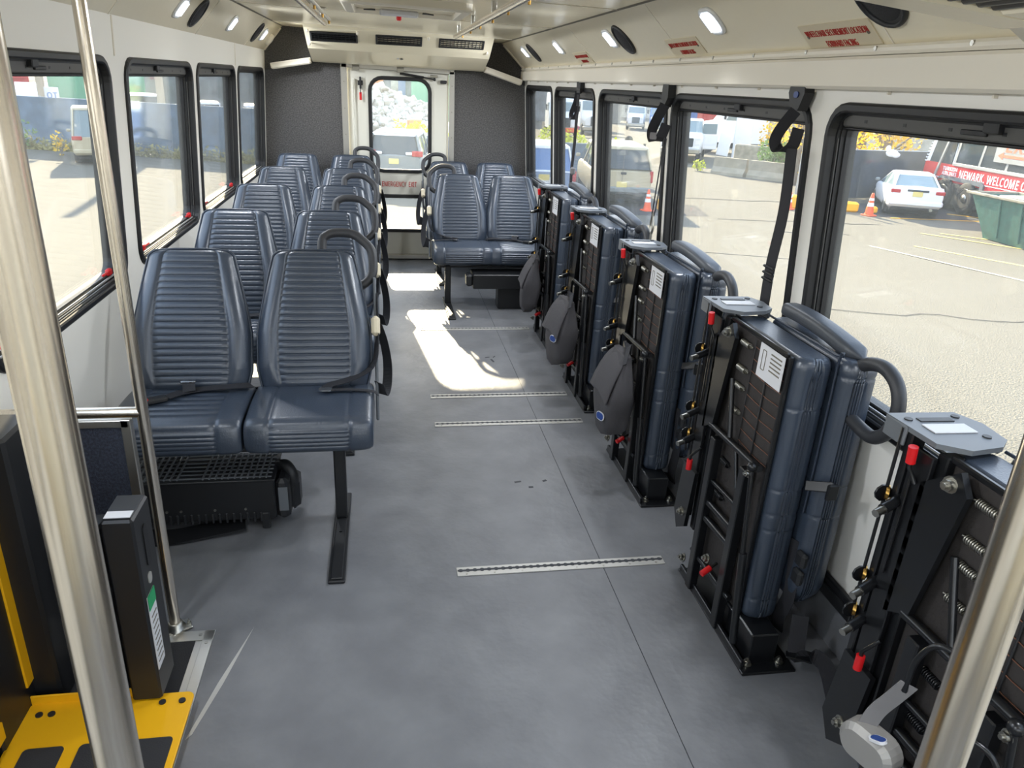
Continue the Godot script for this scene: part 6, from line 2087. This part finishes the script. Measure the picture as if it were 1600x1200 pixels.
func barrier(label: String, a: Vector3, b: Vector3, h: float, group: String):
	var s := Shape.new()
	s.prism([Vector2(-0.3, 0), Vector2(0.3, 0), Vector2(0.28, 0.12), Vector2(0.12, h * 0.45), Vector2(0.09, h), Vector2(-0.09, h), Vector2(-0.12, h * 0.45), Vector2(-0.28, 0.12)], Vector3.ZERO, b - a, (b - a).cross(Vector3.UP).normalized(), Vector3.UP)
	var o := solo("concrete_barrier", s, M.concrete, label, "barrier", group)
	o.position = a

func building(called: String, label: String, at: Vector3, size: Vector3, turn: float, m: Material, ribs: int, wins: Array):
	var o := thing(called, label, "building", at, turn)
	var s := Shape.new()
	s.box(Vector3(0, size.y / 2, -size.z / 2), size)
	part(o, "wall", s, m)
	s = Shape.new()
	s.box(Vector3(0, size.y + 0.1, -size.z / 2), Vector3(size.x + 0.4, 0.2, size.z + 0.4))
	part(o, "roof", s, M.siding_grey)
	for k in ribs:
		s = Shape.new()
		s.box(Vector3(-size.x / 2 + size.x * (k + 0.5) / ribs, size.y / 2, 0.03), Vector3(0.07, size.y, 0.06))
		part(o, "seam_rib", s, m)
	for w in wins:
		s = Shape.new()
		s.box(Vector3(w[0], w[1], 0.04), Vector3(w[2] + 0.16, w[3] + 0.16, 0.08), 0.01)
		var f := part(o, "window", s, M.paint_white)
		s = Shape.new()
		s.box(Vector3(w[0], w[1], 0.07), Vector3(w[2], w[3], 0.04))
		part(f, "pane", s, M.auto_glass)

func container(label: String, at: Vector3, l: float, turn: float, m: Material, tall := 1.0):
	var o := thing("shipping_container", label, "container", at, turn)
	o.scale.y = tall
	var s := Shape.new()
	s.box(Vector3(0, 1.3, -1.2), Vector3(l, 2.5, 2.36))
	part(o, "box", s, m)
	s = Shape.new()
	for x in [-l / 2, l / 2]:
		for z in [0.0, -2.4]: s.box(Vector3(x, 1.3, z), Vector3(0.14, 2.6, 0.14))
	for y in [0.07, 2.55]: s.box(Vector3(0, y, 0), Vector3(l, 0.12, 0.12))
	part(o, "edge_frame", s, m)
	for k in int(l / 0.3):
		s = Shape.new()
		s.box(Vector3(-l / 2 + 0.2 + k * 0.3, 1.3, 0.01), Vector3(0.13, 2.4, 0.05), 0.01)
		part(o, "corrugation", s, m)

func tree(label: String, at: Vector3, h: float, r: Vector3, m: Material, count: int, size: float):
	var o := thing("tree", label, "tree", at)
	var s := Shape.new()
	s.tube(curve([Vector3(0, 0, 0), Vector3(0.05, h * 0.35, 0.02), Vector3(-0.04, h * 0.8, 0.0), Vector3(0.0, h * 1.1, 0)], 4), 0.17, 9)
	part(o, "trunk", s, M.bark)
	for k in 7:
		s = Shape.new()
		var d := in_ball(r)
		s.tube(curve([Vector3(0, h * 0.55, 0), Vector3(d.x * 0.5, h * 0.75 + d.y * 0.3, d.z * 0.5), Vector3(d.x, h + d.y * 0.7, d.z)], 3), 0.035, 5)
		part(o, "branch", s, M.bark)
	leaves(o, "foliage", m, count, size, func(): return Vector3(0, h, 0) + in_ball(r))

func build_yard():
	# fences
	fence("long blue-grey screened fence outside the left windows", spot(-22.0, -38.0), spot(-1.2, -30.4), 1.97, 2.4, M.screen_blue, M.galvanised)
	fence("low blue-grey screened fence behind the parked cars at the rear", spot(-1.1, -30.6), spot(9.2, -28.2), 1.32, 2.4, M.screen_blue, M.galvanised)
	fence("dark screened fence beyond the nearest right window, behind the white coupe", spot(14.25, -24.6), spot(26.0, -26.2), 1.68, 2.3, M.screen_dark, M.galvanised)
	var s := Shape.new()
	s.rod(Vector3.ZERO, Vector3(0, 2.1, 0), 0.05, 10)
	s.ball(Vector3(0, 2.12, 0), Vector3(0.07, 0.07, 0.07))
	var gp := solo("gate_post", s, M.galvanised, "galvanised gate post at the left end of the dark fence", "post")
	gp.position = spot(13.95, -24.4)
	s = Shape.new()
	s.rod(Vector3.ZERO, Vector3(0, 1.5, 0), 0.09, 10)
	s.ball(Vector3(0, 1.55, 0), Vector3(0.16, 0.16, 0.16))
	s.rod(Vector3(0.5, 0, 0.1), Vector3(0.6, 1.45, 0.1), 0.05, 8)
	gp = solo("gate_post", s, M.tyre, "dark post closing the low fence above the tan SUV's roof", "post")
	gp.position = spot(8.95, -28.0)
	# traffic cones and yellow kerbs
	cone("orange cone beside the white coupe at the nearest right window", spot(14.72, -21.3), 0.68)
	cone("orange cone by the tan SUV's rear bumper", spot(7.6, -21.4), 0.62)
	cone("orange cone half hidden by the nearest shoulder belt", spot(12.55, -22.25), 0.55)
	block("kerb_block", "yellow kerb block left of the window post, by the dark fence", "kerb", spot(13.1, -22.4), Vector3(0.8, 0.42, 0.35), -0.35, M.yellow, "yellow kerb blocks")
	block("kerb_block", "long yellow kerb block behind the cone by the white coupe", "kerb", spot(14.2, -22.2), Vector3(1.2, 0.30, 0.35), -0.30, M.yellow, "yellow kerb blocks")
	block("kerb_block", "short yellow kerb block ending under the white coupe's wheel", "kerb", spot(15.2, -21.9), Vector3(0.3, 0.20, 0.3), -0.30, M.yellow, "yellow kerb blocks")
	block("kerb_block", "yellow kerb block behind the cone at the tan SUV", "kerb", spot(8.25, -21.5), Vector3(0.6, 0.32, 0.4), -0.2, M.yellow, "yellow kerb blocks")
	# weeds
	leaves(self, "roadside_weeds", M.leaf_lime, 4200, 0.11, func():
		var t := rng.randf()
		var x := lerpf(0.4, 9.2, t)
		var top := 1.55 + 0.28 * sin(x * 2.1) + 0.18 * sin(x * 5.3)
		return spot(x, lerpf(-30.9, -28.7, t) - rng.randf() * 0.7, rng.randf() * top))
	var wd := get_node("roadside_weeds")
	wd.set_meta("label", "yellow-green weeds standing over the low rear fence")
	wd.set_meta("category", "weeds")
	leaves(self, "dry_grass", M.dry_grass, 5200, 0.10, func():
		var t := rng.randf()
		var p := Vector3(-21.0, 0, -37.2).lerp(Vector3(-1.6, 0, -30.1), t)
		return spot(p.x, p.z + rng.randf() * 0.5, rng.randf() * rng.randf() * 0.55))
	wd = get_node("dry_grass")
	wd.set_meta("label", "strip of dry grass along the foot of the long left fence")
	wd.set_meta("category", "grass")
	shrub("broken bare shrub against the long left fence near the front left window", spot(-14.3, -34.2), Vector3(0.6, 0.7, 0.3), M.leaf_green, 70, 0.12)
	shrub("small yellow-leaved shrub at the long left fence beside the gold SUV", spot(-12.2, -32.2), Vector3(0.3, 0.45, 0.25), M.leaf_yellow, 90, 0.09)
	# concrete barriers with plants
	barrier("left lower concrete barrier block beyond the fourth right window", spot(14.4, -32.4), spot(15.35, -31.2), 0.72, "concrete barriers at the road")
	barrier("right lower concrete barrier block beyond the fourth right window", spot(15.45, -31.1), spot(17.4, -28.7), 0.72, "concrete barriers at the road")
	block("retaining_wall", "long concrete retaining wall above the barrier blocks, plants growing over it", "wall", spot(18.3, -31.9), Vector3(6.5, 1.15, 0.4), -0.89, M.concrete)
	shrub("green plant spilling over the retaining wall by the road", spot(17.0, -32.2, 0.0), Vector3(0.8, 0.85, 0.4), M.leaf_green, 800, 0.09)
	shrub("broad green bush above the retaining wall next to the nearest shoulder belt", spot(19.3, -31.6), Vector3(1.2, 0.95, 0.7), M.leaf_green, 1200, 0.09)
	shrub("orange-yellow bush in front of the pale house", spot(19.6, -37.2), Vector3(0.9, 1.3, 0.6), M.leaf_yellow, 500, 0.11)
	shrub("small yellow weed at the left foot of the concrete barrier", spot(14.0, -33.2), Vector3(0.32, 0.26, 0.25), M.leaf_lime, 150, 0.07)
	# white board and panels
	s = Shape.new()
	s.box(Vector3(0, 0.6, 0), Vector3(0.62, 1.2, 0.06), 0.01, Basis(Vector3(0, 0, 1), -0.12) * Basis(Vector3.RIGHT, -0.15))
	var bo := solo("white_board", s, M.paint_white, "white board leaning by the road in front of the semi truck", "board")
	bo.position = spot(17.9, -39.4, 0.2)
	bo.rotation.y = -0.45
	block("white_column", "tall white panel between semi truck and pale house", "panel", spot(18.7, -39.0), Vector3(0.9, 4.6, 0.5), -0.45, M.paint_white)
	# buildings
	building("house", "pale weathered house with dark window beyond the fourth right window", spot(27.4, -46.5), Vector3(11.0, 5.5, 4.0), -0.5, M.siding_pale, 12, [[-3.9, 1.9, 1.4, 0.8], [-0.6, 1.9, 1.4, 1.0], [2.6, 2.0, 1.2, 1.0]])
	building("house", "pale grey house wall behind the yellow-leaved tree", spot(28.0, -37.8), Vector3(11.0, 6.0, 1.0), -0.6, M.siding_pale, 20, [[-4.4, 2.4, 0.8, 1.0], [-2.6, 2.4, 0.8, 1.0], [-0.8, 2.4, 0.8, 1.0]])
	building("warehouse", "large blue-grey warehouse filling the rear left windows behind the fence", spot(-7.5, -63.0), Vector3(20.0, 8.0, 12.0), 0.25, M.siding_grey, 30, [])
	building("warehouse", "dark grey warehouse top beyond the rearmost right window", spot(16.6, -97.0), Vector3(7.0, 9.0, 8.0), -0.1, M.siding_grey, 18, [])
	building("warehouse", "pale low warehouse behind the far semi trucks", spot(44.0, -118.0), Vector3(34.0, 6.5, 10.0), -0.3, M.siding_pale, 30, [])
	building("shed", "mint green shed beyond the left fence by the front left windows", spot(-17.0, -52.0), Vector3(5.2, 5.0, 5.0), 0.3, M.siding_green, 14, [])
	building("shed", "mint green building at the right of the emergency door window", spot(3.5, -52.0), Vector3(3.4, 6.0, 3.0), -0.05, M.siding_green, 8, [])
	container("red shipping container beyond the left fence", spot(-21.0, -47.5), 3.6, 0.40, M.container_red)
	container("pink shipping container beyond the second rear right window", spot(20.4, -82.0), 3.6, -0.2, M.container_pink, 1.5)
	container("rust red shipping container above the white semi truck's bonnet", spot(25.2, -58.0), 2.4, -0.4, M.container_red)
	container("blue shipping container left of the rust red one", spot(26.7, -66.0), 1.8, -0.4, M.paint_blue)
	container("dark grey shipping container left of the far white truck", spot(29.05, -99.0), 2.2, -0.3, M.rubble_dark)
	# corrugated wall and rubble heap behind the rear fence
	var o := thing("sheet_wall", "patchwork wall of pale, grey and orange metal sheets at the top of the emergency door window", "wall", spot(0.0, -56.0))
	var cols := [M.siding_pale, M.siding_grey, M.paint_steel_blue, M.siding_pale, M.siding_pale, M.container_orange, M.siding_pale, M.container_orange, M.container_orange, M.siding_grey, M.siding_pale, M.paint_steel_blue, M.siding_grey, M.siding_pale]
	for k in 14:
		s = Shape.new()
		s.box(Vector3(-4.2 + k * 0.5, 3.0, 0.04 * (k % 3)), Vector3(0.49, 6.0, 0.1), 0.01)
		part(o, "sheet", s, cols[k])
	o = thing("rubble_heap", "grey heap of rubble and scrap behind the rear fence", "rubble", spot(0.3, -44.0))
	s = Shape.new()
	for k in 700:
		var t := rng.randf()
		var p := Vector3(rng.randf_range(-4.5, 2.2), 0, lerpf(1.5, -3.2, t))
		p.y = 0.1 + (0.2 + 2.4 * t) * (1.0 - absf(p.x + 0.7) / 9.0) + rng.randf_range(-0.1, 0.25)
		var sz := Vector3(rng.randf_range(0.12, 0.6), rng.randf_range(0.1, 0.4), rng.randf_range(0.12, 0.6))
		s.box(p, sz, 0.04, Basis(Vector3(rng.randf(), rng.randf(), rng.randf()).normalized(), rng.randf() * 3.0))
	var ru := part(o, "fragment", s, M.rubble)
	ru.set_meta("kind", "stuff")
	s = Shape.new()
	s.loft([ring_at(0.0, 5.2, -4.5, 1.2, 0.8), ring_at(0.5, 3.6, -3.6, 0.4, 0.8), ring_at(1.5, 2.0, -3.2, -1.6, 0.6)], false, true)
	part(o, "mound", s, M.rubble_dark)
	block("crate", "orange-tan crate on the rubble beside the mint green building", "crate", spot(1.5, -38.5, 0.0), Vector3(0.7, 1.5, 0.6), 0.1, M.container_orange)
	block("parked_trailer", "low white trailer roof behind the rear fence, under the mint green building", "trailer", spot(2.5, -34.5), Vector3(1.4, 1.55, 3.0), 0.1, M.paint_white)
	# left background
	tractor_truck("box_truck", "white truck front beyond the left fence under the red container", spot(-16.3, -41.0), PI + 0.4, 0.62, M.paint_white)
	s = Shape.new()
	s.box(Vector3(0, 0, 0), Vector3(0.5, 0.40, 0.05), 0.01)
	var sg := solo("fence_sign", s, M.white_label, "white sign with blue letters above the left fence", "sign")
	sg.position = spot(-13.0, -34.4, 2.18)
	sg.rotation.y = 0.35
	words(sg, "lettering", "OT", 0.22, 0.36, Transform3D(Basis(), Vector3(0, -0.11, 0.03)), M.paint_blue)
	for q in [[-14.1, -36.3, "grey timber stanchion image by the white sign on the left"], [-9.2, -35.5, "pale timber stanchion image seen in the second left window"]]:
		s = Shape.new()
		s.rod(Vector3.ZERO, Vector3(0, 8.0, 0), 0.17, 12, 0.13)
		var up := solo("pole_reflection", s, M.reflected, q[2], "pole", "")  # reflections of the interior stanchions in the glass, built as standing poles
		up.position = spot(q[0], q[1])
	var p := suv_shape(4.6, 1.84, 1.9, M.paint_white, M.auto_glass)
	car("van", "white vehicle roof just above the left fence in the third left window", spot(-8.15, -37.8, 0.1), 0.25, p)
	car("van", "white vehicle roof just above the left fence in the rearmost left window", spot(-5.3, -36.5, 0.1), 0.2, p)
	car("van", "white vehicle above the left fence in the second left window", spot(-11.4, -40.0, 0.25), 0.35, p)
	# trees
	tree("yellow-leaved tree above the dark fence, left of the red coach", spot(19.1, -27.4), 2.5, Vector3(1.6, 1.3, 1.1), M.leaf_yellow, 1100, 0.12)
	tree("thin tree with yellow leaves left of the nearest window post", spot(16.2, -28.8), 2.3, Vector3(0.9, 1.1, 0.8), M.leaf_yellow, 420, 0.11)
	tree("grey bare-trunked tree before the pale house", spot(21.6, -40.5), 3.4, Vector3(1.5, 1.0, 1.0), M.leaf_yellow, 260, 0.12)
	for q in [[19.1, -30.0, "left of two bare grey trees behind the dark fence"], [20.0, -30.6, "right of two bare grey trees behind the dark fence"]]:
		var bt := thing("bare_tree", q[2], "tree", spot(q[0], q[1]))
		s = Shape.new()
		s.tube(curve([Vector3.ZERO, Vector3(0.05, 2.0, 0), Vector3(-0.02, 4.0, 0), Vector3(0.06, 6.5, 0)], 3), 0.22, 10)
		part(bt, "trunk", s, M.bark)
		for i in 5:
			s = Shape.new()
			s.tube(curve([Vector3(0, 4.0 + i * 0.5, 0), Vector3(0.25 * cos(i * 2.4), 4.8 + i * 0.5, 0.25 * sin(i * 2.4)), Vector3(0.4 * cos(i * 2.4), 6.2 + i * 0.5, 0.4 * sin(i * 2.4))], 3), 0.06, 6)
			part(bt, "branch", s, M.bark)
	shrub("ivy with yellow leaves along the top of the dark fence", spot(16.4, -25.6), Vector3(1.9, 1.1, 0.3), M.leaf_yellow, 620, 0.10)
	s = Shape.new()
	s.ball(Vector3.ZERO, Vector3(0.24, 0.13, 0.08), 10, 7)
	s.ball(Vector3(-0.18, 0.14, 0.02), Vector3(0.10, 0.12, 0.06), 8, 6)
	s.ball(Vector3(0.15, -0.06, 0.03), Vector3(0.17, 0.10, 0.08), 8, 6)
	var bag := solo("plastic_bag", s, M.paint_white, "white plastic bag caught on the top of the dark fence", "bag")
	bag.position = spot(17.55, -24.85, 1.62)
